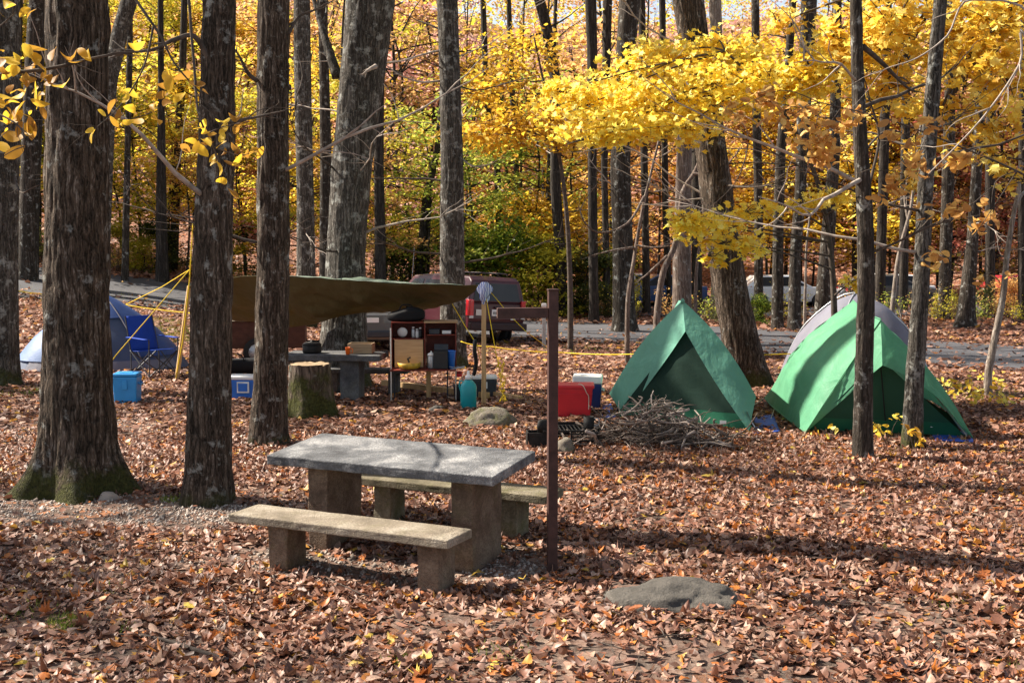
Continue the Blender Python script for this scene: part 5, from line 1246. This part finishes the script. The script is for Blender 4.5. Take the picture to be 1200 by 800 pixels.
# blue dome tent (left, behind the huge oak)
b = G(100, 437); b.y += .9; b.z = gz(b.x, b.y)
t = thing('tent', 'blue dome tent with slate door panel, partly hidden behind the huge oak', 'tent', b, radians(10))
panel(lambda u, v: dome(u, v * .995, 1.64, 1.10, 1.40, 2.3, .75), 48, 18, 41, .02).build('body', M['tent_slate'], t, None, True)
def flyp(u0, u1, v0, v1): return lambda u, v: dome(u0 + (u1 - u0) * u, v0 + (v1 - v0) * v, 1.68, 1.14, 1.44, 2.3, .75)
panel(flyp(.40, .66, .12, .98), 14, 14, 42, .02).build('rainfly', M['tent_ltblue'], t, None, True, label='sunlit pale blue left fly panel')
panel(flyp(.84, 1.16, .16, .98), 16, 14, 43, .02).build('rainfly', M['tent_blue'], t, None, True)
panel(flyp(.16, .40, .12, .98), 14, 14, 44, .02).build('rainfly', M['tent_blue'], t, None, True)
panel(flyp(.66, .84, .62, .98), 12, 6, 45, .02).build('door_hood', M['tent_blue'], t, None, True)
panel(lambda u, v: dome(.62 + .3 * u, .02 + .10 * v, 1.66, 1.12, 1.41, 2.3, .75), 14, 3, 46, .01).build('skirt', M['tent_grey'], t, None, True)
MB().tube([dome(.84, v, 1.69, 1.15, 1.45, 2.3, .75) for v in (.0, .15, .3, .45, .6, .8, .97)], .013, 6).tube([dome(.66, v, 1.69, 1.15, 1.45, 2.3, .75) for v in (.0, .15, .3, .45, .6, .8, .97)], .013, 6).build('door_trim', M['tent_grey'], t, None, True)

# camp chair
b = G(181, 441)
t = thing('camp_chair', 'blue folding canvas chair with crossed grey legs by the blue tent', 'chair', b, radians(-38)); t.scale = (1.08,) * 3
panel(bil((-.25, -.26, .43), (.25, -.26, .46), (.25, .26, .46), (-.25, .26, .43)), 8, 8, 51, .03).build('seat', M['blue_chair'], t, None, True, solid=.008)
panel(bil((-.24, -.26, .42), (-.24, .26, .42), (-.40, .25, 1.0), (-.40, -.25, 1.0)), 8, 8, 52, .04).build('backrest', M['blue_chair'], t, None, True, solid=.008)
for s in (-1, 1):
    panel(bil((-.28, s * .30 - .04, .66), (.26, s * .30 - .04, .64), (.26, s * .30 + .04, .64), (-.28, s * .30 + .04, .66)), 8, 2, 53, .01).build('armrest', M['blue_chair'], t, None, True, solid=.01)
    MB().tube([(-.24, s * .28, .02), (-.25, s * .27, .42), (-.40, s * .26, 1.0)], .011, 6).build('back_post', M['charcoal'], t)
    MB().tube([(.26, s * .28, .02), (.27, s * .28, .64)], .011, 6).build('front_post', M['charcoal'], t)
    MB().tube([(-.24, s * .28, .03), (.26, s * .28, .43)], .010, 6).tube([(.26, s * .28, .03), (-.24, s * .28, .43)], .010, 6).build('side_legs', M['charcoal'], t)
MB().tube([(.26, -.28, .03), (.26, .28, .44)], .010, 6).tube([(.26, .28, .03), (.26, -.28, .44)], .010, 6).tube([(-.25, -.28, .03), (-.25, .28, .44)], .010, 6).tube([(-.25, .28, .03), (-.25, -.28, .44)], .010, 6).build('cross_legs', M['charcoal'], t)
b = G(276, 440); t = thing('duffel_bag', 'small black duffel bag on the leaves behind the royal blue cooler', 'bag', b, .4)
MB().tube(smooth_path([Vector((-.34, 0, .16)), Vector((-.3, 0, .17)), Vector((.3, 0, .17)), Vector((.34, 0, .16))]), [.05] + [.15] * 14 + [.05], 12).build('body', M['black_fab'], t, None, True)
MB().tube(smooth_path([Vector((-.15, -.1, .27)), Vector((-.1, -.03, .38)), Vector((.1, -.03, .38)), Vector((.15, -.1, .27))]), .012, 6).build('handle', M['black_fab'], t, None, True)

# ------------------------------------------------------------------ TARP SHELTER
LP0, LP1 = G(207, 446), None; LP1 = at(222, 335, LP0.y + .1); RP0 = G(567, 478); RP1 = at(567, 337, RP0.y)
def pole(label, p0, p1, w=.075):
    t = thing('tarp_pole', label, 'pole', p0); d = p1 - p0; L = d.length; R = d.to_track_quat('Z', 'Y').to_matrix()
    MB().box(R @ Vector((0, 0, L / 2 - .05)), (w, w * .9, L + .1), R).build('timber', M['wood_new'], t, bevel=.004)
    MB().tube([R @ Vector((0, 0, L)), R @ Vector((0, 0, L + .05))], .008, 6).build('nail', M['steel_grey'], t)
    return t
pole('raw timber pole leaning at the left end of the tarp, beside the second trunk', LP0, LP1)
pole('upright raw timber pole under the right corner of the tarp', RP0, RP1)
near = smooth_path([at(222, 334, LP0.y), at(300, 322, 19.9), at(360, 325, 19.3), at(430, 329.5, 18.8), at(500, 333, 18.25), at(563, 335, RP0.y)])
far = smooth_path([at(232, 372, 22.2), at(300, 375, 21.6), at(345, 381, 20.8), at(420, 366, 20.2), at(500, 362, 19.6), at(545, 348, 18.3)])
def lerp_path(P, s): f = s * (len(P) - 1); i = min(int(f), len(P) - 2); return P[i].lerp(P[i + 1], f - i)
o = (near[0] + near[-1]) / 2; o.z = gz(o.x, o.y)
t = thing('tarp', 'brown tarp stretched as a sagging shelter roof over the camp kitchen', 'tarp', o)
panel(lambda u, v: lerp_path(near, u).lerp(lerp_path(far, u), v) - o - Vector((0, 0, .10)) * sin(pi * v) * sin(pi * u) - Vector((0, 0, .035)) * abs(sin(3.5 * pi * u)) * v, 90, 30, 61, .09, .03).build('sheet', M['tarp_brown'], t, None, True, solid=.004)
def fold(u, v):
    p = lerp_path(near, .22 + u * .7) - o; w = .5 + .5 * noise.noise(Vector((u * 9, v * 3, 4)))
    h = (.045 * math.exp(-((u - .58) / .16) ** 2) + .01) * sin(pi * min(v * 1.2, 1)) * (.6 + .8 * w)
    return p + Vector((0, -.03 + v * .75, h + .006 - .22 * v * v))
panel(fold, 60, 14, 62, .06, .01).build('folded_edge', M['tarp_green'], t, None, True, solid=.004, label='pale green upper face of the tarp, crumpled along its edge')
mb = MB(); bb = at(568, 340, RP0.y - .05); rn = random.Random(3)
mb.grid(lambda u, v: Vector((cos(u * 2 * pi) * (.03 + .075 * sin(pi * min(v * 1.05, 1)) + .02 * sin(u * 25 + v * 6)), sin(u * 2 * pi) * (.03 + .06 * sin(pi * min(v * 1.05, 1)) + .02 * sin(u * 19)), .12 - v * .28 - .05 * sin(u * 12) * v)), 48, 14)
tag(mb.build('striped_cloth', M['bandana'], None, bb, True), 'blue and white striped cloth knotted over the top of the right tarp pole', 'cloth')
def rope(label, pts, r=.0055, mat='yellow_rope', sag=0, name='rope'):
    pts = [Vector(p) for p in pts]; o = pts[0].copy(); Q = []
    for i in range(len(pts) - 1):
        for j in range(10): s = j / 10; Q.append(pts[i].lerp(pts[i + 1], s) - o - Vector((0, 0, sag * 4 * s * (1 - s))))
    Q.append(pts[-1] - o)
    return tag(MB().tube(Q, r, 6).build(name, M[mat], None, o, True), label, 'rope')
yr = RP0.y
rope('yellow guy rope from the right tarp pole down to the ground by the mossy stone', [at(569, 345, yr - .04), at(582, 418, yr - .3), G(592, 470, .02)])
rope('yellow guy rope running right from the striped cloth behind the brown post arm', [at(573, 340, yr + .05), at(600, 372, yr + .9), at(616, 388, yr + 1.4), G(655, 418, .02)])
rope('yellow guy rope slanting down under the tarp left of the right pole', [at(530, 356, 18.6), at(545, 382, 18.4), at(559, 404, 18.2), G(571, 462, .02)], .006)
rope('long yellow boundary rope strung low across the campsite to the leaning oak', [at(540, 400, 24.8), at(575, 406, 24.5), at(660, 413, 24), at(760, 414, 22), at(856, 416, 20.6)], .010, sag=.03)
rope('yellow boundary rope strung along the road edge behind the blue tent', [at(6, 338, 20.3), at(60, 345, 28), at(140, 356, 31), at(215, 366, 30), at(300, 372, 28), at(365, 378, 24)], .012, sag=.02)
rope('yellow boundary rope running right of the leaning oak towards the slim trunks', [at(885, 416, 20.9), at(940, 414, 21.5), at(985, 418, 20)], .010)
rope('yellow guy rope from the left tarp pole slanting down past the camp chair', [at(222, 316, LP0.y), at(180, 365, LP0.y - .5), at(136, 416, LP0.y - 1.0), G(112, 452, .02)], .009)
rope('yellow guy rope from the left tarp pole to the rope at the road edge', [at(222, 316, LP0.y), at(190, 336, 24), at(147, 357, 29.5)], .008)
rope('yellow rope hanging down along the leaning left tarp pole', [at(226, 262, LP0.y), at(222, 330, LP0.y - .06), at(214, 400, LP0.y - .1), at(205, 449, LP0.y - .12)], .010)
# tangle of spare rope at the right guy
mb = MB(); rn = random.Random(9); b = at(585, 432, yr - .2); p = Vector((0, 0, 0)); pts = [p]
for k in range(60): f = k / 60; pts.append(Vector((rn.gauss(.02 + .06 * f, .03), rn.gauss(0, .03), .12 - .58 * f + rn.gauss(0, .04))))
mb.tube(smooth_path(pts, 3), .005, 4); tag(mb.build('rope', M['yellow_rope'], None, b, True), 'frayed tangle of spare yellow rope hanging on the right guy rope', 'rope')
mb = MB(); p = [at(557, 398, 17.9), at(556, 410, 17.85), at(558, 425, 17.9), at(555, 440, 17.9)]; b = p[0].copy(); mb.tube(smooth_path([v - b for v in p]), [.03, .028, .035, .03, .028, .03, .03, .035, .03, .03, .032, .03, .03, .03, .03, .02], 8)
tag(mb.build('strap', M['black_fab'], None, b, True), 'black strap hanging from the guy rope left of the right tarp pole', 'strap')

# lumber on the ground
def plank(label, a, b, w=.09, h=.05):
    a, b = G(*a), G(*b); d = b - a; L = d.length; c = (a + b) / 2; c.z = max(a.z, b.z)
    o = MB().box((0, 0, h / 2 + .02), (L, w, h)).build('plank', M['wood_new'], None, c, bevel=.004); o.rotation_euler.z = math.atan2(d.y, d.x)
    tag(o, label, 'plank')
plank('long pale plank lying on the leaves under the camp kitchen', (449, 456), (572, 468), h=.09)
plank('short pale plank end on the leaves right of the tarp pole', (577, 466), (610, 470), h=.06)

# ------------------------------------------------------------------ CAMP KITCHEN
b = G(497, 470); Kz = b.z
t = thing('camp_kitchen', 'red-brown wooden camp kitchen box with tan door on thin legs under the tarp', 'kitchen box', b, radians(3))
def kb(c, d): return MB().box(c, d)
D = .42
MB().box((-.235, 0, 1.255), (.53, D, .018)).box((-.235, D / 2 - .01, .90), (.53, .016, .69)).box((-.492, 0, .90), (.018, D, .69)).box((.022, 0, .90), (.018, D, .69)).box((-.235, 0, .548), (.53, D, .018)).box((-.235, 0, 1.0), (.494, D - .04, .016)).build('left_cabinet', M['wood_red'], t)
MB().box((.27, D / 2 - .01, .90), (.474, .016, .69)).box((.502, 0, .90), (.018, D, .69)).box((.27, 0, .548), (.474, D, .018)).box((.27, 0, 1.06), (.44, D - .04, .016)).build('right_cabinet', M['wood_red'], t)
MB().box((.27, -.01, 1.26), (.52, D + .05, .022)).build('right_top', M['wood_ply'], t, bevel=.003)
dr = MB().box((-.225, -D / 2 - .03, .78), (.44, .014, .43), Matrix.Rotation(.06, 3, 'X')).build('drop_door', M['wood_ply'], t)
MB().box((.0, -D / 2 - .10, .535), (1.02, .30, .018)).build('counter', M['wood_red'], t)
for x, y, r, m in ((-.50, -.30, .012, 'alu'), (.50, -.22, .011, 'alu'), (.37, -.1, .012, 'charcoal'), (-.47, .15, .012, 'charcoal')):
    z1 = 1.18 if x < -.49 else .54
    MB().tube([(x, y, -.03), (x, y, z1)], r, 8).build('leg', M[m], t)
MB().box((.07, .12, .30), (.075, .05, .50)).build('rear_brace', M['wood_new'], t)
MB().tube(smooth_path([Vector((-.12, -.2, .53)), Vector((-.36, -.34, .535)), Vector((-.1, -.36, .54))]), .01, 5).build('rim', M['steel_grey'], t)
base = b
def put(name, label, cat, x, y, z): return thing(name, label, cat, base + Matrix.Rotation(radians(3), 3, 'Z') @ Vector((x, y, z)), 0)
k = put('frying_pan', 'yellow enamel pan leaning on the tan door of the camp kitchen', 'pan', -.22, -.31, .546)
MB().lathe([(.09, 0), (.16, .02), (.185, .10), (.175, .10), (.15, .03), (.05, .02)], (0, 0, 0), 24).build('bowl', M['pan_yellow'], k, smooth=True)
MB().tube([(.0, 0, .10), (-.02, 0, .16), (.02, -.02, .18)], .016, 6).build('handle', M['black_plastic'], k)
k = put('coffee_pot', 'silver pot on the counter left of the black box', 'pot', .12, -.26, .546)
MB().lathe([(.05, 0), (.06, .02), (.055, .18), (.05, .2)], (0, 0, 0), 18).build('body', M['steel_grey'], k, smooth=True); MB().lathe([(.06, .2), (.055, .23), (.015, .25), (.012, .27)], (0, 0, 0), 18).build('lid', M['white_plastic'], k, smooth=True)
k = put('camp_stove', 'black box stove standing open on the kitchen counter', 'stove', .27, -.24, .546)
MB().box((0, 0, .14), (.22, .22, .28)).build('body', M['black_plastic'], k, bevel=.01); MB().box((0, .10, .31), (.22, .015, .12), Matrix.Rotation(-.3, 3, 'X')).build('lid', M['charcoal'], k, bevel=.004)
k = put('cup', 'tall royal blue cup at the right end of the kitchen counter', 'cup', .43, -.24, .546)
MB().lathe([(.05, 0), (.066, .24), (.07, .26), (.06, .26), (.045, .02)], (0, 0, 0), 18).build('body', M['blue_plastic'], k, smooth=True); MB().lathe([(.072, .255), (.072, .275), (.02, .285)], (0, 0, 0), 18).build('lid', M['blue_plastic'], k, smooth=True)
k = put('tray', 'grey metal tray jutting from the right end of the counter', 'tray', .52, -.27, .55)
MB().box((0, 0, .005), (.24, .16, .01), Matrix.Rotation(-.15, 3, 'Y')).build('plate', M['steel_grey'], k, bevel=.002); MB().tube([(-.12, -.08, .03), (.12, -.08, .0), (.12, .08, .0), (-.12, .08, .03)], .005, 5).build('rim', M['steel_grey'], k)
k = put('plate', 'round white plate standing in the upper left shelf', 'plate', -.33, -.08, 1.01)
MB().lathe([(.02, -.006), (.075, .0), (.08, .012), (.05, .006)], (0, 0, 0), 20).build('dish', M['white_plastic'], k, smooth=True); k.rotation_euler = (radians(-78), 0, 0); k.location.z += .085
for j, (x, m, hh) in enumerate(((-.16, 'steel_grey', .15), (-.10, 'lamp_white', .12), (-.05, 'black_plastic', .14))):
    k = put('jar', ('metal jar in the upper left shelf, left of two others', 'clear jar in the upper left shelf, between two others', 'black jar in the upper left shelf beside the divider')[j], 'jar', x, -.08, 1.01)
    MB().lathe([(.026, 0), (.028, .02), (.028, hh * .8), (.018, hh)], (0, 0, 0), 14).build('body', M[m], k, smooth=True); MB().lathe([(.02, hh), (.02, hh + .02), (.005, hh + .022)], (0, 0, 0), 12).build('lid', M['white_plastic'], k, smooth=True)
k = put('food_packet', 'pale packet lying in the upper right shelf', 'packet', .36, -.1, 1.07); MB().box((0, 0, .03), (.14, .1, .05)).build('box', M['white_plastic'], k, bevel=.006)
k = put('food_packet', 'dark packet lying at the left of the upper right shelf', 'packet', .17, -.1, 1.07); MB().box((0, 0, .04), (.16, .12, .08)).build('box', M['charcoal'], k, bevel=.006)
k = put('duffel_bag', 'black soft bag lying on top of the camp kitchen', 'bag', -.27, 0, 1.265)
panel(lambda u, v: Vector((cos(2 * pi * u) * .29 * (1 - abs(2 * v - 1) ** 4) ** .5 + .0, sin(2 * pi * u) * .17 * (1 - abs(2 * v - 1) ** 4) ** .5, -.01 + v * (.20 + .05 * sin(u * 9)))), 30, 12, 71, .05).build('body', M['black_fab'], k, None, True)
MB().tube(smooth_path([Vector((-.1, -.05, .18)), Vector((-.06, -.04, .25)), Vector((.08, -.04, .25)), Vector((.1, -.05, .18))]), .01, 6).build('handle', M['black_fab'], k, None, True)
k = put('first_aid_kit', 'small red pouch hanging at the right end of the kitchen counter', 'pouch', .55, -.18, .40); MB().box((0, 0, .05), (.10, .08, .09)).build('body', M['red_plastic'], k, bevel=.02); MB().box((0, -.042, .07), (.09, .006, .02)).build('flap', M['wood_red'], k)

# table in the shade of the tarp
b = Vector((ray(393, 400)[0] * 18.7, 18.7, 0)); b.z = gz(b.x, b.y)
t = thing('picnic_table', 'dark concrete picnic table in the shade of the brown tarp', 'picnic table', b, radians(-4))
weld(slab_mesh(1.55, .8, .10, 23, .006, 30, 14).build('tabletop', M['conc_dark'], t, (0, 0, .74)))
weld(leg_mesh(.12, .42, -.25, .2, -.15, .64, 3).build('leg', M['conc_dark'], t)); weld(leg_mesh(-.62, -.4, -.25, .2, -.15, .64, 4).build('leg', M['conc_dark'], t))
bx = b + Vector((.42, -.1, .745))
k = thing('crate', 'low plain wooden crate on the shaded table', 'crate', bx, radians(-4))
MB().box((0, -.14, .08), (.38, .015, .15)).box((0, .14, .08), (.38, .015, .15)).box((-.182, 0, .08), (.015, .265, .15)).box((.182, 0, .08), (.015, .265, .15)).build('sides', M['wood_box'], k); MB().box((0, 0, .012), (.35, .265, .015)).build('bottom', M['wood_box'], k)
k = thing('cup', 'small orange cup at the left end of the wooden crate', 'cup', b + Vector((.24, -.34, .745)))
MB().lathe([(.032, 0), (.04, .10), (.042, .11), (.036, .11), (.03, .01)], (0, 0, 0), 16).build('body', M['orange'], k, smooth=True); MB().tube(smooth_path([Vector((.04, 0, .09)), Vector((.075, 0, .08)), Vector((.07, 0, .03)), Vector((.036, 0, .025))]), .006, 5).build('handle', M['orange'], k, smooth=True)
k = thing('cook_pot', 'dark pot standing on the left part of the shaded table', 'pot', b + Vector((-.36, -.05, .745)))
MB().lathe([(.14, 0), (.15, .02), (.15, .12), (.14, .125)], (0, 0, 0), 22).build('body', M['steel_black'], k, smooth=True); MB().lathe([(.155, .125), (.12, .16), (.02, .175), (.02, .2)], (0, 0, 0), 22).build('lid', M['steel_black'], k, smooth=True)
# bench behind the shaded table
mb = slab_mesh(1.5, .32, .08, 29, .005, 24, 8); bb = Vector((b.x + .35, b.y + .75, gz(b.x, b.y + .75)))
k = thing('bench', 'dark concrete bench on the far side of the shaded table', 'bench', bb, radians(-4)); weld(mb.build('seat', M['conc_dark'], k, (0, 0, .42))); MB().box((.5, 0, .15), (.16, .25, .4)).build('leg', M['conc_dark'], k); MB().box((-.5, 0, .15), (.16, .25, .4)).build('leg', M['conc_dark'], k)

# stump
b = G(364, 487); t = thing('stump', 'tall mossy tree stump between the third trunk and the camp kitchen', 'stump', b)
me = joined('stump', [trunk_geo([(0, 0, -.1), (0, 0, .35), (-.01, 0, .74)], [.30, .285, .275], 90, .03, .42, 5, .02, 10, 12, .05, .22)])
mesh_obj('side', me, M['stump_side'], t, smooth=True)
mb = MB(); mb.grid(lambda u, v: Vector((cos(2 * pi * u) * v * .27, sin(2 * pi * u) * v * .27, .735 + .03 * noise.noise(Vector((cos(2 * pi * u) * v * 4, sin(2 * pi * u) * v * 4, 1))))), 40, 8); mb.build('cut_top', M['wood_box'], t, None, True)

# ------------------------------------------------------------------ VEHICLES
def prism(mb, prof, hw):
    n = len(prof); b = len(mb.v)
    for s in (-1, 1):
        for x, z in prof: mb.v.append((x, s * hw(z), z))
    mb.f.append(tuple(b + i for i in range(n))); mb.f.append(tuple(b + n + i for i in reversed(range(n))))
    for i in range(n): j = (i + 1) % n; mb.f.append((b + i, b + n + i, b + n + j, b + j))
def car(name, label, loc, rz, lower, upper, W, belt, topz, taper, windows, rear_win, wind_win, wheels, wr, paint, cat='car', roll=0, extra=None):
    t = thing(name, label, cat, loc, rz); t.rotation_euler = (roll, 0, rz)
    hw = lambda z: W / 2 - max(0, z - belt) / (topz - belt) * taper
    mb = MB(); prism(mb, lower, lambda z: W / 2 if z > .5 else W / 2 - .05); prism(mb, upper, hw)
    body = mb.build('body', M[paint], t, None, False, bevel=.045, seg=3)
    for s in (-1, 1):
        for wpoly in windows:
            MB().poly([(x, s * (hw(z) + .004), z) for x, z in wpoly], .006, (0, s, .2)).build('side_window', M['glass'], t)
    for nm, wq in (('rear_window', rear_win), ('windscreen', wind_win)):
        (x0, z0), (x1, z1), k0, k1 = wq; d = -.012 if nm == 'rear_window' else .012
        MB().poly([(x0 + d, -k0, z0), (x0 + d, k0, z0), (x1 + d, k1, z1), (x1 + d, -k1, z1)], .006, (d, 0, .0)).build(nm, M['glass'], t)
    for wx in wheels:
        for s in (-1, 1):
            wl = MB().lathe([(wr * .62, -.11), (wr, -.09), (wr, .09), (wr * .62, .11)], (0, 0, 0), 24).build('wheel', M['rubber'], t, (wx, s * (W / 2 - .13), wr), True); wl.rotation_euler = (pi / 2, 0, 0)
            MB().lathe([(wr * .1, -.118), (wr * .6, -.112), (wr * .6, .112), (wr * .1, .118)], (0, 0, 0), 16).build('rim', M['alu'], wl, None, True)
            MB().lathe([(wr + .06, -.02), (wr + .06, .02)], (0, 0, 0), 24).build('wheel_arch', M['black_plastic'], t, (wx, s * (W / 2 - .012), wr), True).rotation_euler = (pi / 2, 0, 0)
    if extra: extra(t, hw)
    return t
A = radians(37); rc = Vector((-.46, 33.1, 0)); rc.z = gz(rc.x, rc.y)
def suv_extra(t, hw):
    for s in (-1, 1):
        MB().box((-.012, s * .885, .98), (.06, .13, .42)).box((.05, s * .965, .98), (.16, .03, .42)).build('tail_light', M['tail_red'], t, bevel=.015)
        MB().box((-.02, s * .885, .74), (.05, .12, .07)).build('reverse_light', M['lamp_white'], t, bevel=.01)
        MB().box((3.55, s * 1.06, 1.15), (.12, .18, .16)).build('mirror', M['van_trim'], t, bevel=.03)
        MB().tube(smooth_path([Vector((.45, s * .62, 1.83)), Vector((.6, s * .62, 1.89)), Vector((2.4, s * .62, 1.90)), Vector((2.55, s * .62, 1.84))]), .018, 6).build('roof_rail', M['van_trim'], t, None, True)
    for x in (.8, 1.5, 2.2): MB().box((x, 0, 1.885), (.05, 1.24, .025)).build('roof_bar', M['van_trim'], t)
    MB().box((-.07, 0, .50), (.16, 1.94, .20)).build('rear_bumper', M['van_trim'], t, bevel=.03)
    p = MB().box((-.012, .02, .86), (.02, .34, .17)).build('licence_plate', M['white_plastic'], t, bevel=.004)
    mb = MB()
    for k in range(6): mb.box((-.026, -.11 + k * .044 + .02, .855), (.004, .022, .07))
    mb.build('plate_marks', M['charcoal'], p)
    MB().box((-.012, .62, .86), (.02, .22, .16)).build('reflector', M['lamp_white'], t, bevel=.01)
    MB().box((-.014, -.55, .70), (.014, .16, .03)).build('badge', M['alu'], t)
    MB().tube([(3.3, .75, 1.3), (3.2, .78, 2.5)], .006, 5).build('antenna', M['steel_grey'], t)
    MB().box((-.008, 0, 1.10), (.016, 1.86, .012)).box((-.008, 0, .62), (.016, 1.86, .012)).build('seam', M['van_trim'], t)
    MB().box((-.03, .0, 1.0), (.03, .2, .05)).build('door_handle', M['van_trim'], t, bevel=.008)
car('van', 'dark maroon van with roof rails parked behind the tarp, rear toward the camera', rc, pi / 2 + A,
    [(.03, .42), (0, .7), (.02, 1.12), (3.95, 1.12), (4.95, 1.0), (5.2, .85), (5.22, .42)], [(.02, 1.115), (.10, 1.68), (.26, 1.79), (2.0, 1.83), (3.05, 1.76), (3.92, 1.115)], 1.96, 1.12, 1.83, .19,
    [[(.35, 1.17), (1.35, 1.17), (1.38, 1.66), (.42, 1.66)], [(1.47, 1.17), (2.4, 1.17), (2.36, 1.66), (1.5, 1.66)], [(2.52, 1.17), (3.6, 1.17), (2.98, 1.66), (2.48, 1.66)]],
    ((.028, 1.17), (.09, 1.62), .80, .70), ((3.86, 1.16), (3.12, 1.71), .84, .74), (1.0, 4.2), .37, 'maroon', 'van', radians(3.5), suv_extra).scale = (1, 1, 1.06)
def car_extra(t, hw):
    for s in (-1, 1):
        MB().box((.0, s * .68, .78), (.05, .28, .13)).build('tail_light', M['tail_red'], t, bevel=.01); MB().box((4.38, s * .62, .68), (.06, .3, .13)).build('headlight', M['lamp_white'], t, bevel=.02)
    MB().box((-.03, 0, .45), (.1, 1.66, .16)).build('rear_bumper', M['charcoal'], t, bevel=.03)
    MB().box((-.012, 0, .78), (.014, .34, .11)).build('licence_plate', M['white_plastic'], t)
SED_L = [(.04, .28), (0, .5), (.03, .92), (3.3, .92), (4.2, .78), (4.42, .6), (4.42, .28)]; SED_U = [(.25, .915), (.85, 1.38), (2.2, 1.42), (3.2, .915)]
def sedan(label, x, y, rz, paint, name='parked_car'):
    return car(name, label, (x, y, gz(x, y)), rz, SED_L, SED_U, 1.74, .92, 1.42, .2, [[(.62, .96), (1.5, .96), (1.5, 1.34), (.95, 1.34)], [(1.58, .96), (2.95, .96), (2.25, 1.34), (1.58, 1.34)]],
               ((.36, .97), (.80, 1.32), .70, .60), ((3.1, .97), (2.32, 1.36), .72, .62), (.85, 3.5), .31, paint, 'car', 0, car_extra)
sedan('silver car mostly hidden behind the brown tarp, left of the van', ray(437, 400)[0] * 28.6, 28.4, pi / 2 + radians(8), 'car_silver')
for px, Y, rz, paint, lab in ((700, 51, .1, 'car_white', 'white car in the parking lot glimpsed left of the front green tent'), (822, 50, pi + .15, 'car_blue', 'blue car in the parking lot behind the leaning oak'), (860, 48.5, .1, 'car_white', 'white car in the parking lot right of the leaning oak'),
                              (985, 49, .05, 'car_silver', 'silver car in the parking lot behind the grey dome tent'), (1085, 50, pi + .1, 'car_white', 'white car in the parking lot between the right slim trunk and the pale sapling'), (1150, 48.5, .12, 'car_red', 'red car in the parking lot at the far right')):
    Y += 3; sedan(lab, ray(px, 400)[0] * Y, Y, rz, paint)
# trailer behind the second trunk
b = Vector((ray(304, 400)[0] * 24.5, 24.5, 0)); b.z = gz(b.x, b.y)
t = thing('trailer', 'low dark brown utility trailer with beige cover behind the left of the tarp', 'trailer', b, radians(8))
MB().box((0, 0, .62), (1.9, 1.1, .55)).build('box', M['trailer_brown'], t, bevel=.02)
panel(lambda u, v: Vector(((u - .5) * 2.0, (v - .5) * 1.2, .90 + .10 * sin(pi * u) * sin(pi * v))), 20, 12, 81, .04).build('cover', M['beige_cover'], t, None, True, solid=.01)
for s in (-1, 1):
    w_ = MB().lathe([(.18, -.08), (.28, -.07), (.28, .07), (.18, .08)], (0, 0, 0), 20).build('wheel', M['rubber'], t, (0, s * .62, .28), True); w_.rotation_euler = (pi / 2, 0, 0); MB().lathe([(.03, -.085), (.17, -.082), (.17, .082), (.03, .085)], (0, 0, 0), 14).build('rim', M['steel_grey'], w_, None, True)
MB().tube([(.95, -.4, .4), (1.7, 0, .42), (.95, .4, .4)], .03, 6).build('drawbar', M['steel_black'], t)

# ------------------------------------------------------------------ CAMERA, LIGHT
cam = bpy.data.cameras.new('camera'); co = bpy.data.objects.new('camera', cam); COL.objects.link(co)
cam.sensor_width = 36; cam.lens = 36 * F / 1200; cam.clip_end = 600; cam.clip_start = .05
co.location = (0, 0, CH); co.rotation_euler = (pi / 2 - PITCH, 0, 0)
scene.camera = co
EL, AZ = radians(43), radians(-70)     # azimuth from +Y towards +X
S = Vector((sin(AZ) * cos(EL), cos(AZ) * cos(EL), sin(EL)))
sl = bpy.data.lights.new('sun', 'SUN'); so = bpy.data.objects.new('sun', sl); COL.objects.link(so)
sl.energy = 5.0; sl.angle = radians(.53); sl.color = (1, .90, .76)
so.rotation_euler = (-S).to_track_quat('-Z', 'Y').to_euler(); so.location = (-20, 10, 30)
w = bpy.data.worlds.new('World'); scene.world = w; w.use_nodes = True
nt = w.node_tree; bg = nt.nodes['Background']; sk = nt.nodes.new('ShaderNodeTexSky'); sk.sky_type = 'NISHITA'; sk.sun_disc = False
sk.sun_elevation = EL; sk.sun_rotation = AZ % (2 * pi)
hs = nt.nodes.new('ShaderNodeHueSaturation'); hs.inputs['Saturation'].default_value = .6; nt.links.new(sk.outputs[0], hs.inputs['Color'])
nt.links.new(hs.outputs[0], bg.inputs[0]); bg.inputs[1].default_value = .068
vs = scene.view_settings; vs.view_transform = 'Standard'; vs.look = 'None'; vs.gamma = 1; vs.use_curve_mapping = False; vs.exposure = 1.55
scene.cycles.max_bounces = 8; scene.cycles.diffuse_bounces = 4; scene.cycles.transmission_bounces = 4; scene.cycles.transparent_max_bounces = 4
scene.cycles.use_denoising = True
